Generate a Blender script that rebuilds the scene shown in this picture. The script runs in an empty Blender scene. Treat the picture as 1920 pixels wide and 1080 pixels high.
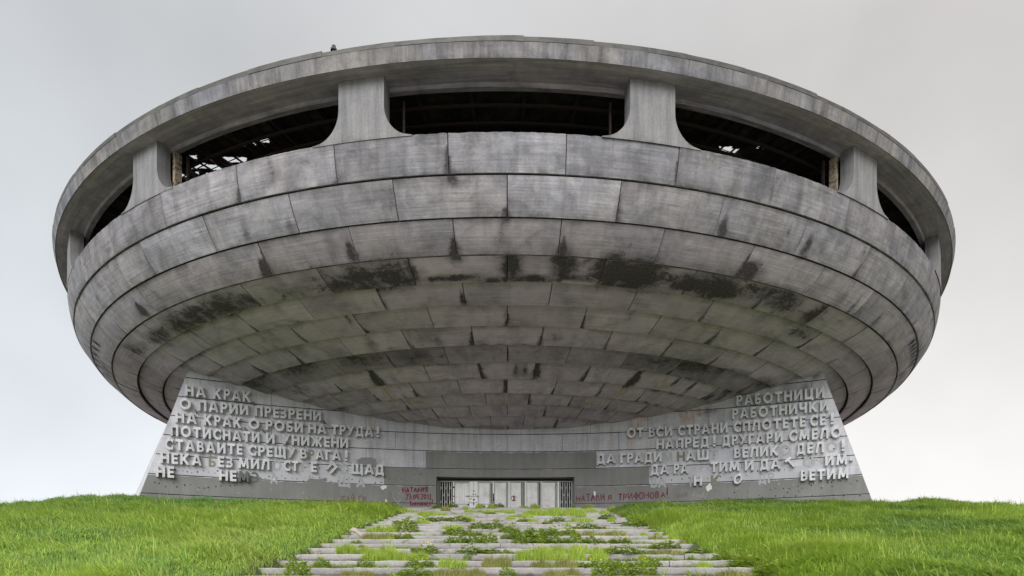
import bpy, bmesh, math, random
import numpy as np
from mathutils import Vector, Matrix, noise as mnoise

random.seed(7); rng = np.random.default_rng(7)
sc = bpy.context.scene
C = sc.collection
R_ = math.radians

# ------------------------------------------------------------------ camera
F_PX, CX, CY, PSI, DIST = 1127.16, 962.36, 1075.0, 0.009978, 49.9
cd = bpy.data.cameras.new('camera'); cam = bpy.data.objects.new('camera', cd); C.objects.link(cam)
cam.location = (0, -DIST, 0); cam.rotation_euler = (R_(90), 0, -PSI)
cd.sensor_width = 36; cd.lens = F_PX / 1920 * 36
cd.shift_x = (960 - CX) / 1920; cd.shift_y = (CY - 540) / 1920
cd.clip_end = 3000; sc.camera = cam

# ------------------------------------------------------------------ sky, sun, exposure
SUN_EL, SUN_AZ = R_(30), R_(-14)          # azimuth measured from behind the camera
w = bpy.data.worlds.new('World'); sc.world = w; w.use_nodes = True
nt = w.node_tree; nt.nodes.clear()
def wn(t, **k):
    n = nt.nodes.new(t)
    for a, v in k.items(): setattr(n, a, v)
    return n
wo = wn('ShaderNodeOutputWorld'); bg = wn('ShaderNodeBackground'); bg.inputs['Strength'].default_value = 0.06
sky = wn('ShaderNodeTexSky', sky_type='NISHITA', sun_disc=False, sun_elevation=SUN_EL, sun_rotation=R_(180) + SUN_AZ)
sky.dust_density = 4; sky.air_density = 1.0
tc = wn('ShaderNodeTexCoord')
sep = wn('ShaderNodeSeparateXYZ'); nt.links.new(tc.outputs['Generated'], sep.inputs[0])
# overcast layer: bright low cloud that thins to grey overhead, with soft uneven patches
cz = wn('ShaderNodeValToRGB'); nt.links.new(sep.outputs['Z'], cz.inputs[0])
cz.color_ramp.elements[0].position = 0.0; cz.color_ramp.elements[0].color = (9.5, 9.45, 9.4, 1)
cz.color_ramp.elements[1].position = 0.62; cz.color_ramp.elements[1].color = (5.7, 5.6, 5.55, 1)
e = cz.color_ramp.elements.new(0.25); e.color = (7.7, 7.7, 7.7, 1)
e = cz.color_ramp.elements.new(1.0); e.color = (7.5, 7.5, 7.6, 1)
nz = wn('ShaderNodeTexNoise'); nz.inputs['Scale'].default_value = 2.3; nz.inputs['Detail'].default_value = 4
nt.links.new(tc.outputs['Generated'], nz.inputs['Vector'])
nr = wn('ShaderNodeMapRange'); nr.inputs[1].default_value = .3; nr.inputs[2].default_value = .7
nr.inputs[3].default_value = .86; nr.inputs[4].default_value = 1.09
nt.links.new(nz.outputs[0], nr.inputs[0])
cm = wn('ShaderNodeVectorMath', operation='SCALE'); nt.links.new(cz.outputs[0], cm.inputs[0]); nt.links.new(nr.outputs[0], cm.inputs['Scale'])
# cooler cloud to the left, warmer to the right
lr = wn('ShaderNodeMapRange'); lr.inputs[1].default_value = -.75; lr.inputs[2].default_value = .45
nt.links.new(sep.outputs['X'], lr.inputs[0])
lc = wn('ShaderNodeMix', data_type='RGBA'); lc.inputs['A'].default_value = (.875, .935, .99, 1); lc.inputs['B'].default_value = (1.0, .985, .97, 1)
nt.links.new(lr.outputs[0], lc.inputs['Factor'])
mu = wn('ShaderNodeVectorMath', operation='MULTIPLY'); nt.links.new(cm.outputs[0], mu.inputs[0]); nt.links.new(lc.outputs['Result'], mu.inputs[1])
mx = wn('ShaderNodeMix', data_type='RGBA'); mx.inputs['Factor'].default_value = .95
nt.links.new(sky.outputs[0], mx.inputs['A']); nt.links.new(mu.outputs[0], mx.inputs['B'])
nt.links.new(mx.outputs['Result'], bg.inputs['Color']); nt.links.new(bg.outputs[0], wo.inputs[0])

sd = bpy.data.lights.new('sun', 'SUN'); sd.energy = 1.5; sd.angle = R_(40); sd.color = (1, .985, .97)
so = bpy.data.objects.new('sun', sd); C.objects.link(so)
sv = Vector((math.sin(SUN_AZ) * math.cos(SUN_EL), -math.cos(SUN_AZ) * math.cos(SUN_EL), math.sin(SUN_EL)))
so.rotation_euler = sv.to_track_quat('Z', 'Y').to_euler(); so.location = sv * 120
sc.view_settings.view_transform = 'Standard'; sc.view_settings.look = 'None'
sc.view_settings.exposure = 1.0; sc.view_settings.gamma = 1

# ------------------------------------------------------------------ helpers
def ray(px, py):
    xc, zc = (px - CX) / F_PX, (CY - py) / F_PX
    return np.array([xc * math.cos(PSI) + math.sin(PSI), math.cos(PSI) - xc * math.sin(PSI), zc])

def tag(o, label=None, cat=None, group=None, kind=None):
    for k, v in (('label', label), ('category', cat), ('group', group), ('kind', kind)):
        if v: o[k] = v
    return o

def empty(name, loc=(0, 0, 0)):
    o = bpy.data.objects.new(name, None); C.objects.link(o); o.location = loc; o.empty_display_size = .3
    return o

class MB:
    """collects vertices, faces, uvs and point attributes of ONE mesh object"""
    def __init__(s): s.v = []; s.f = []; s.uv = []; s.att = {}; s.m = []
    def vert(s, p, uv=(0, 0), **a):
        i = len(s.v); s.v.append(tuple(p)); s.uv.append(uv)
        for k, x in a.items(): s.att.setdefault(k, {})[i] = x
        return i
    def face(s, *ix, mat=0): s.f.append(ix); s.m.append(mat)
    def box(s, lo, hi, mat=0, T=None):
        c = [(x, y, z) for z in (lo[2], hi[2]) for y in (lo[1], hi[1]) for x in (lo[0], hi[0])]
        b = len(s.v)
        for p in c:
            q = T(p) if T else p
            s.vert(q, (p[0] + p[1] * .7, p[2] + p[1] * .3))
        for q in ((0, 2, 3, 1), (4, 5, 7, 6), (0, 1, 5, 4), (2, 6, 7, 3), (0, 4, 6, 2), (1, 3, 7, 5)):
            s.face(*[b + i for i in q], mat=mat)
    def grid(s, pts, uvs=None, atts=None, flip=False, mat=0):
        """pts: rows of points"""
        b = len(s.v); n, m = len(pts), len(pts[0])
        for i in range(n):
            for j in range(m):
                s.vert(pts[i][j], uvs[i][j] if uvs else (0, 0), **({k: a[i][j] for k, a in atts.items()} if atts else {}))
        for i in range(n - 1):
            for j in range(m - 1):
                q = (b + i * m + j, b + i * m + j + 1, b + (i + 1) * m + j + 1, b + (i + 1) * m + j)
                s.face(*(q[::-1] if flip else q), mat=mat)
        return b
    def build(s, name, mats, parent=None, smooth=False):
        me = bpy.data.meshes.new(name); me.from_pydata(s.v, [], s.f)
        uv = me.uv_layers.new(name='UVMap')
        li = np.empty(len(me.loops), np.int32); me.loops.foreach_get('vertex_index', li)
        uv.data.foreach_set('uv', np.array(s.uv, np.float32)[li].ravel())
        for k, d in s.att.items():
            a = me.attributes.new(k, 'FLOAT', 'POINT'); arr = np.zeros(len(s.v), np.float32)
            arr[list(d.keys())] = list(d.values()); a.data.foreach_set('value', arr)
        if not isinstance(mats, (list, tuple)): mats = [mats]
        for m in mats: me.materials.append(m)
        if len(mats) > 1: me.polygons.foreach_set('material_index', np.array(s.m, np.int32))
        if smooth: me.polygons.foreach_set('use_smooth', np.ones(len(s.f), bool))
        me.update()
        o = bpy.data.objects.new(name, me); C.objects.link(o)
        if parent: o.parent = parent
        return o

def lerp(a, b, t): return a + (b - a) * t
def sst(a, b, x):
    t = np.clip((x - a) / (b - a), 0, 1); return t * t * (3 - 2 * t)

# ------------------------------------------------------------------ materials
class N:
    def __init__(s, name):
        s.mat = bpy.data.materials.new(name); s.mat.use_nodes = True
        s.t = s.mat.node_tree; s.t.nodes.clear()
        s.out = s.new('ShaderNodeOutputMaterial'); s.b = s.new('ShaderNodeBsdfPrincipled')
        s.b.inputs['Roughness'].default_value = .9; s.b.inputs['Specular IOR Level'].default_value = .25
        s.t.links.new(s.b.outputs[0], s.out.inputs[0])
    def new(s, t, **k):
        n = s.t.nodes.new(t)
        for a, v in k.items(): setattr(n, a, v)
        return n
    def put(s, sock, v):
        if hasattr(v, 'is_output'): s.t.links.new(v, sock)
        else: sock.default_value = v
    def uv(s): return s.new('ShaderNodeTexCoord').outputs['UV']
    def obj(s): return s.new('ShaderNodeTexCoord').outputs['Object']
    def att(s, name): return s.new('ShaderNodeAttribute', attribute_name=name).outputs['Fac']
    def rnd(s): return s.new('ShaderNodeObjectInfo').outputs['Random']
    def mul(s, v, k):
        n = s.new('ShaderNodeVectorMath', operation='MULTIPLY'); s.put(n.inputs[0], v); n.inputs[1].default_value = k; return n.outputs[0]
    def noise(s, v, scale=1, detail=5, rough=.55, dist=0):
        n = s.new('ShaderNodeTexNoise'); s.put(n.inputs['Vector'], v)
        n.inputs['Scale'].default_value = scale; n.inputs['Detail'].default_value = detail
        n.inputs['Roughness'].default_value = rough; n.inputs['Distortion'].default_value = dist
        return n.outputs[0]
    def math(s, op, a, b=0.0, c=None):
        n = s.new('ShaderNodeMath', operation=op); s.put(n.inputs[0], a); s.put(n.inputs[1], b)
        if c is not None: s.put(n.inputs[2], c)
        return n.outputs[0]
    def rng(s, v, a, b, c=0.0, d=1.0, smooth=False):
        n = s.new('ShaderNodeMapRange'); n.interpolation_type = 'SMOOTHSTEP' if smooth else 'LINEAR'
        s.put(n.inputs[0], v)
        for i, x in enumerate((a, b, c, d)): n.inputs[i + 1].default_value = x
        return n.outputs[0]
    def mix(s, f, a, b, blend='MIX'):
        n = s.new('ShaderNodeMix', data_type='RGBA', blend_type=blend); s.put(n.inputs['Factor'], f)
        for k, v in (('A', a), ('B', b)):
            s.put(n.inputs[k], v if hasattr(v, 'is_output') else (*v, 1))
        return n.outputs['Result']
    def scale(s, col, f):
        n = s.new('ShaderNodeVectorMath', operation='SCALE'); s.put(n.inputs[0], col if hasattr(col, 'is_output') else col); s.put(n.inputs['Scale'], f); return n.outputs[0]
    def bump(s, h, dist=.02, strength=.6):
        n = s.new('ShaderNodeBump'); n.inputs['Distance'].default_value = dist; n.inputs['Strength'].default_value = strength
        s.put(n.inputs['Height'], h); s.t.links.new(n.outputs[0], s.b.inputs['Normal'])
    def col(s, c): s.put(s.b.inputs['Base Color'], c if hasattr(c, 'is_output') else (*c, 1))

def concrete(name, c1, c2, boards='h', streak=.35, pale=None, board_amt=.22, patch=.25, attrs=True):
    m = N(name); uv = m.uv()
    big = m.noise(uv, .33, 6, .6)
    mid = m.noise(uv, 1.3, 7, .62, .6)
    fine = m.noise(uv, 11, 6, .7)
    if boards == 'h': bd = m.noise(m.mul(uv, (.35, 11, 1)), 1, 4, .65)
    else: bd = m.noise(m.mul(uv, (11, .35, 1)), 1, 4, .65)
    run = m.noise(m.mul(uv, (2.6, .22, 1)), 1, 6, .6, .3)
    col = m.mix(m.rng(big, .35, .65, smooth=True), c1, c2)
    k = m.math('MULTIPLY', m.rng(mid, .25, .75, 1 - patch, 1 + patch), m.math('ADD', 1.0, m.math('MULTIPLY', m.rng(bd, .25, .75, -board_amt, board_amt), m.rng(m.noise(uv, .9, 4), .35, .65, .15, 1.3))))
    k = m.math('MULTIPLY', k, m.rng(fine, .25, .75, .84, 1.16))
    k = m.math('MULTIPLY', k, m.rng(run, .42, .7, 1.06, 1 - streak, smooth=True))
    pits = m.rng(m.noise(uv, 26, 3, .6), .30, .36, .55, 1.0)
    k = m.math('MULTIPLY', k, pits)
    if attrs: k = m.math('MULTIPLY', k, m.math('ADD', 1.0, m.att('tint')))
    if name.startswith('weathered'):      # damp blotches, different on every panel
        damp = m.rng(m.noise(m.mul(uv, (.8, 1, 1)), .75, 8, .68, .5), .45, .68, 1.05, .74, smooth=True); k = m.math('MULTIPLY', k, damp)
    col = m.scale(col, k)
    if pale:   # lichen / efflorescence
        lf = m.rng(m.math('ADD', m.noise(uv, 3.1, 9, .72), m.math('MULTIPLY', m.noise(uv, .5, 3), .55)), .86, 1.0, 0, .3 if name.startswith('rim') else .42, smooth=True)
        col = m.mix(lf, col, pale)
    if attrs:
        def centred(v, k): return m.math('MULTIPLY', m.math('SUBTRACT', v, .5), k)
        rag = m.math('ADD', m.math('ADD', centred(m.noise(m.mul(uv, (.8, 1.1, 1)), 1.6, 10, .72, .6), 1.75), centred(m.noise(m.mul(uv, (4.5, .5, 1)), 1, 7, .7, .3), .5)), centred(m.noise(uv, 9, 6, .75), .55))
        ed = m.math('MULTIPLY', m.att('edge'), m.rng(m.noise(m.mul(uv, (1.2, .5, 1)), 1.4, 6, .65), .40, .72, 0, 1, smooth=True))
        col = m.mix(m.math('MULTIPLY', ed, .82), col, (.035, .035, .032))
        al = m.att('bounce_tint')
        col = m.mix(m.math('MULTIPLY', al, m.rng(mid, .3, .7, .6, 1.0)), col, m.scale(m.mix(m.rng(big, .35, .65, smooth=True), (.42, .338, .425), (.465, .385, .455)), m.math('MULTIPLY', m.math('MULTIPLY', m.math('ADD', 1.0, m.att('tint')), m.rng(bd, .25, .75, .88, 1.12)), m.rng(m.noise(m.mul(uv, (.8, 1, 1)), .75, 8, .68, .5), .45, .68, 1.05, .76, smooth=True))))  # purple shift in the concrete colour offsets green light bounced off the grass
        ru = m.rng(m.math('ADD', m.att('rust'), m.math('MULTIPLY', rag, .7)),   .3, .75, 0, .9, smooth=True)
        col = m.mix(ru, col, m.mix(m.rng(m.noise(m.mul(uv, (6, .8, 1)), 1, 5), .35, .65), (.34, .22, .16), (.58, .50, .46)))
        halo = m.rng(m.math('ADD', m.att('stain'), m.math('MULTIPLY', rag, .5)), .06, .65, 0, .62, smooth=True)
        col = m.mix(halo, col, m.mix(mid, (.055, .048, .052), (.115, .098, .105)))
        st = m.rng(m.math('ADD', m.att('stain'), m.math('MULTIPLY', rag, 1.25)), .42, .80, 0, .9, smooth=True)
        col = m.mix(st, col, m.mix(m.rng(fine, .3, .7), (.015, .013, .015), (.10, .084, .092)))
    m.col(col)
    h = m.math('ADD', m.math('MULTIPLY', bd, .5), m.math('ADD', m.math('MULTIPLY', fine, .35), m.math('MULTIPLY', mid, .3)))
    m.bump(h, .035, .55)
    return m.mat

M = {}
M['shell'] = concrete('weathered_concrete', (.290, .290, .320), (.33, .312, .325), 'h', .22, (.40, .38, .32), .34, .42)
M['pillar'] = concrete('pillar_concrete', (.215, .215, .222), (.25, .24, .24), 'v', .22, None, .2, .16)
M['rim'] = concrete('rim_concrete', (.19, .192, .215), (.235, .222, .22), 'v', .4, (.36, .33, .22), .25, .38)
M['wall'] = concrete('facade_concrete', (.435, .435, .485), (.50, .49, .525), 'h', .2, None, .09, .15)
M['letter'] = concrete('letter_concrete', (.555, .565, .595), (.62, .62, .63), 'h', .3, None, .08, .2, attrs=False)

def simple(name, c1, c2, scale=6, rough=.85, metal=0.0, bump=.3, coord='UV', lo=.35, hi=.65, spec=.25):
    m = N(name); v = m.uv() if coord == 'UV' else m.obj()
    n = m.noise(v, scale, 7, .65, .3)
    m.col(m.mix(m.rng(n, lo, hi, smooth=True), c1, c2)); m.bump(n, .02, bump)
    m.b.inputs['Roughness'].default_value = rough; m.b.inputs['Metallic'].default_value = metal
    m.b.inputs['Specular IOR Level'].default_value = spec
    return m.mat

def painted_over():
    m = N('grey_overpaint'); v = m.uv()
    a = m.noise(v, .5, 5); b = m.noise(m.mul(v, (3, .35, 1)), 1, 6, .6); f = m.noise(v, 14, 6, .7)
    c = m.mix(m.rng(a, .3, .7, smooth=True), (.185, .185, .183), (.225, .224, .222))
    c = m.scale(c, m.math('MULTIPLY', m.rng(b, .3, .75, 1.08, .86), m.rng(f, .3, .7, .93, 1.07)))
    sc_ = m.rng(m.noise(m.mul(v, (2.0, .8, 1)), 3.2, 9, .8, .5), .70, .76, 0, .6)
    m.col(m.mix(sc_, c, (.34, .34, .35))); m.bump(f, .015, .4); return m.mat
M['overpaint'] = painted_over()
M['joint'] = simple('joint_dark', (.03, .03, .03), (.05, .05, .047), 4)
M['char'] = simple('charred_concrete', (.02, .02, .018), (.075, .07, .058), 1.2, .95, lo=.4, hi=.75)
M['frame_pale'] = simple('flaking_frame', (.30, .26, .19), (.10, .06, .04), 3.5, lo=.45, hi=.6)
M['rust'] = simple('rusty_steel', (.05, .032, .027), (.022, .018, .017), 5, .9)
M['sheet'] = simple('roof_sheet_metal', (.085, .085, .085), (.14, .135, .125), 1.5, .6, .2)
M['gate_white'] = simple('white_gate_paint', (.68, .685, .69), (.55, .54, .52), 5, .6, lo=.45, hi=.8, bump=.15)
def gate_paint():
    m = N('white_gate_paint'); v = m.obj(); n = m.noise(v, 1.6, 8, .7); r = m.noise(m.mul(v, (9, 9, .8)), 1, 7, .7)
    c = m.mix(m.rng(n, .4, .75, smooth=True), (.80, .805, .81), (.62, .61, .58))
    c = m.mix(m.rng(m.math('ADD', r, m.math('MULTIPLY', n, .5)), .86, 1.0, 0, .75, smooth=True), c, (.25, .13, .07)); m.col(c)
    m.bump(n, .05, .5); m.b.inputs['Roughness'].default_value = .6; return m.mat
M['gate_white'] = gate_paint()
M['gate_post'] = simple('worn_white_post_paint', (.74, .74, .72), (.60, .57, .52), 4, .6, lo=.5, hi=.85, bump=.15)
M['gate_bar'] = simple('galvanised_bar', (.50, .51, .51), (.36, .34, .31), 8, .6, lo=.45, hi=.75)
M['rust_spot'] = simple('rust_spot', (.10, .03, .018), (.03, .015, .012), 12)
M['graffiti'] = simple('red_spray', (.155, .035, .047), (.125, .055, .06), 5, lo=.4, hi=.8)
M['graffiti_tan'] = simple('tan_spray', (.20, .11, .09), (.17, .16, .15), 7)
M['chalk'] = simple('chalk', (.42, .42, .40), (.24, .24, .235), 8)
M['plaster'] = simple('white_splash', (.72, .72, .70), (.5, .5, .49), 6)
M['green'] = simple('green_spray', (.045, .22, .07), (.08, .2, .09), 5)
M['ghost'] = simple('letter_mark', (.33, .335, .365), (.41, .415, .44), 4)
M['ghost_olive'] = simple('olive_letter_mark', (.235, .225, .165), (.20, .2, .17), 4)
M['dark_letter'] = simple('dark_letter_paint', (.14, .15, .14), (.11, .115, .11), 4)
M['hole'] = simple('bolt_hole', (.02, .02, .02), (.035, .03, .03), 5)
M['clean'] = simple('pale_cleaned_band', (.47, .47, .515), (.42, .42, .455), .9, bump=.2)

def granite():
    m = N('granite_step'); v = m.obj()
    f = m.noise(v, 34, 5, .75); b = m.noise(v, .8, 5); d = m.noise(m.mul(v, (1, 1, 2)), 2.3, 8, .68)
    c = m.mix(m.rng(b, .35, .65, smooth=True), (.36, .342, .335), (.48, .46, .445))
    c = m.scale(c, m.rng(f, .3, .7, .62, 1.25))
    c = m.mix(m.rng(d, .55, .72, 0, .75, smooth=True), c, (.09, .085, .07))
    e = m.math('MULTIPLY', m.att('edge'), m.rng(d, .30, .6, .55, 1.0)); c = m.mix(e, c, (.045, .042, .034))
    m.col(c); m.bump(f, .01, .5); return m.mat
M['step'] = granite()

def foliage(name, dark, light, tip, transl=.35):
    m = N(name); t = m.att('tint'); h = m.att('h')
    c = m.mix(t, dark, light); c = m.mix(m.att('dry'), c, (.42, .37, .17)); c = m.mix(m.math('MULTIPLY', h, m.rng(t, .2, .9, .2, .75)), c, tip)
    m.col(c); m.b.inputs['Roughness'].default_value = .65; m.b.inputs['Specular IOR Level'].default_value = .22
    tr = m.new('ShaderNodeBsdfTranslucent'); m.put(tr.inputs[0], c)
    mi = m.new('ShaderNodeMixShader'); mi.inputs[0].default_value = transl
    m.t.links.new(m.b.outputs[0], mi.inputs[1]); m.t.links.new(tr.outputs[0], mi.inputs[2]); m.t.links.new(mi.outputs[0], m.out.inputs[0])
    return m.mat
M['grass'] = foliage('meadow_grass', (.10, .25, .07), (.45, .66, .065), (.60, .72, .18))
M['leaf'] = foliage('weed_leaf', (.15, .28, .045), (.43, .56, .06), (.54, .62, .12))
M['dry'] = foliage('dry_tuft', (.15, .18, .04), (.33, .34, .09), (.44, .41, .18))
M['flower'] = simple('yellow_petal', (.80, .58, .02), (.75, .42, .02), 9, spec=.1)
def soil():
    m = N('turf_soil'); v = m.obj(); n = m.noise(v, 1.2, 8, .65)
    sx = m.new('ShaderNodeSeparateXYZ'); m.put(sx.inputs[0], v); ax = m.math('ABSOLUTE', sx.outputs[0])
    inside = m.math('MULTIPLY', m.rng(ax, 33, 31, smooth=True), m.math('MULTIPLY', m.rng(sx.outputs[1], -41.5, -39.5, smooth=True), m.rng(sx.outputs[1], -12.0, -14.0, smooth=True)))
    turf = m.mix(n, (.06, .085, .035), (.14, .17, .07)); bounce_gravel = m.mix(n, (.24, .235, .20), (.34, .33, .28))  # ground out of view paled to bounce light onto the saucer's underside
    m.col(m.mix(inside, bounce_gravel, turf)); m.bump(n, .06, .7); return m.mat
M['soil'] = soil()

# ------------------------------------------------------------------ the monument
monument = empty('concrete_monument', (0, 0, 3.6))
tag(monument, 'huge derelict saucer shaped concrete monument on a grassy hilltop, weathered grey', 'monument')
OFF = Vector((0, 0, 3.6))
class PB(MB):            # part builder: world coordinates in, monument-local out
    def build(s, name, mats, parent=monument, smooth=False):
        o = super().build(name, mats, parent, smooth)
        if parent is not None:
            o.matrix_parent_inverse = Matrix.Translation(-world_loc(parent))
        return o
def world_loc(o):
    v = Vector(o.location)
    while o.parent: v = v  ; o = o.parent ; v = v + Vector(o.location) if False else v
    return v
# parts are modelled in world space; a part keeps an identity matrix via its parent inverse
RING = [(29.33, 15.12), (29.02, 13.87), (28.27, 12.80), (27.29, 11.98), (25.98, 11.69), (24.66, 11.35), (23.24, 11.08), (21.82, 10.76),
        (20.40, 10.46), (18.98, 10.12), (17.56, 9.81), (16.14, 9.585), (14.72, 9.33), (13.30, 9.09), (11.9, 8.86)]
RR = np.array([r for r, z in RING]); ZZ = np.array([z for r, z in RING])
def prof(t):
    i = min(int(t), len(RING) - 2); f = t - i
    return lerp(RR[i], RR[i + 1], f), lerp(ZZ[i], ZZ[i + 1], f)
def shell_at(px, py):
    """photo pixel -> (theta degrees, row coordinate) on the saucer"""
    d = ray(px, py); s = np.linspace(15, 46, 6000)
    X = d[0] * s; Y = -DIST + d[1] * s; Z = d[2] * s
    Rr = np.hypot(X, Y); zp = np.interp(Rr, RR[::-1], ZZ[::-1])
    ok = np.where((Z >= zp) & (Rr <= 29.5))[0]
    if not len(ok): return None
    k = ok[0]; t = np.interp(-Rr[k], -RR, np.arange(len(RR)))
    return math.degrees(math.atan2(X[k], -Y[k])), float(t)

# stains on the shell: (photo x, y, half width deg, half height rows, skew deg per row, kind, strength)
ST = []
def stain(px, py, wd, wt, kind='stain', s=1.0, skew=0.0):
    q = shell_at(px, py)
    if q: ST.append((q[0], q[1], wd, wt, kind, s, skew))
for a in [(853, 468, .5, .42), (1055, 468, .5, .42), (660, 474, .5, .40), (500, 506, .55, .40), (1356, 420, .4, .35), (1512, 458, .4, .42), (1408, 507, .8, .35),
          (843, 318, .22, .3), (268, 580, .7, .3), (948, 402, .35, .25), (735, 372, .5, .4, 'stain', .35), (852, 338, .9, .3, 'stain', .4), (940, 428, .35, .35, 'stain', .5),
          (545, 420, .35, .4, 'stain', .5), (465, 440, .35, .35, 'stain', .55), (1157, 388, .2, .4, 'stain', .4), (958, 497, .9, .45), (1056, 497, 1.0, .5), (770, 505, .7, .5),
          (1175, 510, 3.0, .55), (1290, 527, 2.4, .35), (1370, 540, 2.0, .35, 'stain', .9), (1430, 545, 2, .4, 'stain', .7), (1530, 590, 1.4, .45), (640, 525, 3.2, .35), (720, 515, 2.4, .5, 'stain', .85),
          (560, 540, 3.0, .35), (470, 560, 3, .35, 'stain', .8), (380, 585, 3.2, .4, 'stain', .85), (300, 625, 2.4, .35, 'stain', .75), (250, 655, 2.5, .4, 'stain', .7),
          (850, 515, 2.6, .17, 'stain', .8), (940, 518, 2.6, .17, 'stain', .8), (1010, 517, 2.6, .17, 'stain', .8), (1090, 517, 2.0, .17, 'stain', .8),
          (948, 590, .35, .45), (1180, 590, .7, .4, 'stain', .7), (1150, 600, 1.2, .35, 'stain', .5), (868, 556, .3, .4, 'stain', .8), (705, 565, .35, .4, 'stain', .7), (648, 590, .35, .45, 'stain', .7),
          (798, 627, 1.8, .42, 'stain', .75), (820, 632, .6, .4), (1040, 630, 1, .3, 'stain', .6), (700, 640, .9, .2), (735, 650, .8, .2),
          (900, 660, 4, .45, 'stain', .55), (1010, 660, 4, .45, 'stain', .55), (1110, 662, 3.6, .45, 'stain', .55), (780, 664, 3.2, .4, 'stain', .5), (680, 672, 3.4, .4, 'stain', .6), (560, 690, 4, .45, 'stain', .6),
          (1230, 675, 4, .45, 'stain', .7), (1300, 685, 4, .45, 'stain', .75), (1370, 700, 4, .4, 'stain', .75), (1430, 715, 3, .4, 'stain', .6), (480, 715, 4, .45, 'stain', .6),
          (706, 706, .74, .55, 'stain', 1.5), (1192, 705, .74, .58, 'stain', 1.5), (967, 690, .4, .42, 'stain', 1.3), (985, 690, .5, .45, 'stain', 1.3), (1005, 690, .6, .5, 'stain', 1.5), (740, 512, 1.8, .6), (690, 520, 2.4, .6), (610, 528, 2.2, .55, 'stain', .9), (1150, 505, 1.5, .6, 'stain', 1.2), (1200, 512, 2.2, .6, 'stain', 1.1), (1340, 535, 2.6, .5), (520, 548, 2.4, .5, 'stain', .85), (420, 572, 2.6, .5, 'stain', .8), (340, 605, 2.4, .5, 'stain', .75), (1470, 560, 2.2, .5, 'stain', .7), (1560, 600, 2.2, .5, 'stain', .65), (898, 686, .3, .4, 'stain', .8), (1005, 680, 1.8, .3, 'stain', .5), (1130, 690, 1, .3, 'stain', .4),
          (1270, 712, .5, .42, 'stain', .8), (1300, 720, .4, .5, 'stain', .8), (1330, 740, .9, .5, 'stain', .8), (1360, 735, 1.0, .5, 'stain', .9), (1400, 752, 2, .5, 'stain', .6),
          (948, 717, .25, .4), (1130, 722, .3, .5, 'stain', .6), (690, 740, 2.5, .5, 'stain', .45), (610, 745, 3, .5, 'stain', .55), (560, 730, 3, .4, 'stain', .5), (640, 765, 3, .6, 'stain', .5), (780, 770, 3, .5, 'stain', .3),
          (765, 745, .7, .5, 'rust', 1.25), (725, 733, .7, .5, 'rust', 1.2), (1112, 742, .7, .5, 'rust', 1.2), (1170, 727, .7, .5, 'rust', 1.25), (950, 742, .4, .5, 'rust', 1.2), (1240, 715, .7, .5, 'rust', .8), (1285, 730, .5, .5, 'rust', .8),
          (672, 684, 2.2, .3, 'rust', .5), (1000, 650, 2, .15, 'rust', .5), (760, 705, .5, .5, 'rust', .5), (1140, 700, .5, .5, 'rust', .6), (1210, 700, .6, .5, 'rust', .6), (1215, 490, 2.0, .2, 'rust', .35), (560, 505, 3, .2, 'rust', .35),
          (650, 300, .25, .35, 'stain', .45), (580, 300, .8, .4, 'stain', .35), (510, 318, .5, .4, 'stain', .45), (1180, 330, .6, .2, 'stain', .3), (1590, 400, .5, .4, 'stain', .4), (1620, 470, .4, .4, 'stain', .5), (1480, 430, .25, .3, 'stain', .5),
          (375, 420, 1, .3, 'stain', .35), (1500, 620, 2.5, .5, 'stain', .45), (1450, 640, 3, .4, 'stain', .35), (1600, 570, .35, .45, 'stain', .6), (1640, 600, .35, .45, 'stain', .6)]:
    stain(*a)
for k in range(6):     # black drips from the third joint at both flanks
    for th in (-58.5 - k * 1.25, 60.5 + k * 1.2): ST.append((th, 2.62 - .015 * k, .5, .40, 'stain', .55, 0))
SA = np.array([(a[0], a[1], a[2], a[3], a[5], a[6]) for a in ST]); SK = np.array([0 if a[4] == 'stain' else 1 for a in ST])
def stain_val(th, t):
    dy = (t - SA[:, 1]) / SA[:, 3]
    taper = np.where(SA[:, 2] < .75, np.clip(.25 + .85 * (dy + 1) / 1.6, .2, 1.5), 1.0)      # narrow leaks fan out downwards
    dx = (th - SA[:, 0]) / (SA[:, 2] * taper * 1.12)
    g = SA[:, 4] * np.exp(-(np.abs(dx) ** 1.9 + np.abs(dy) ** 2.2) * .8)
    return float(g[SK == 0].max()), float(g[SK == 1].max())

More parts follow.
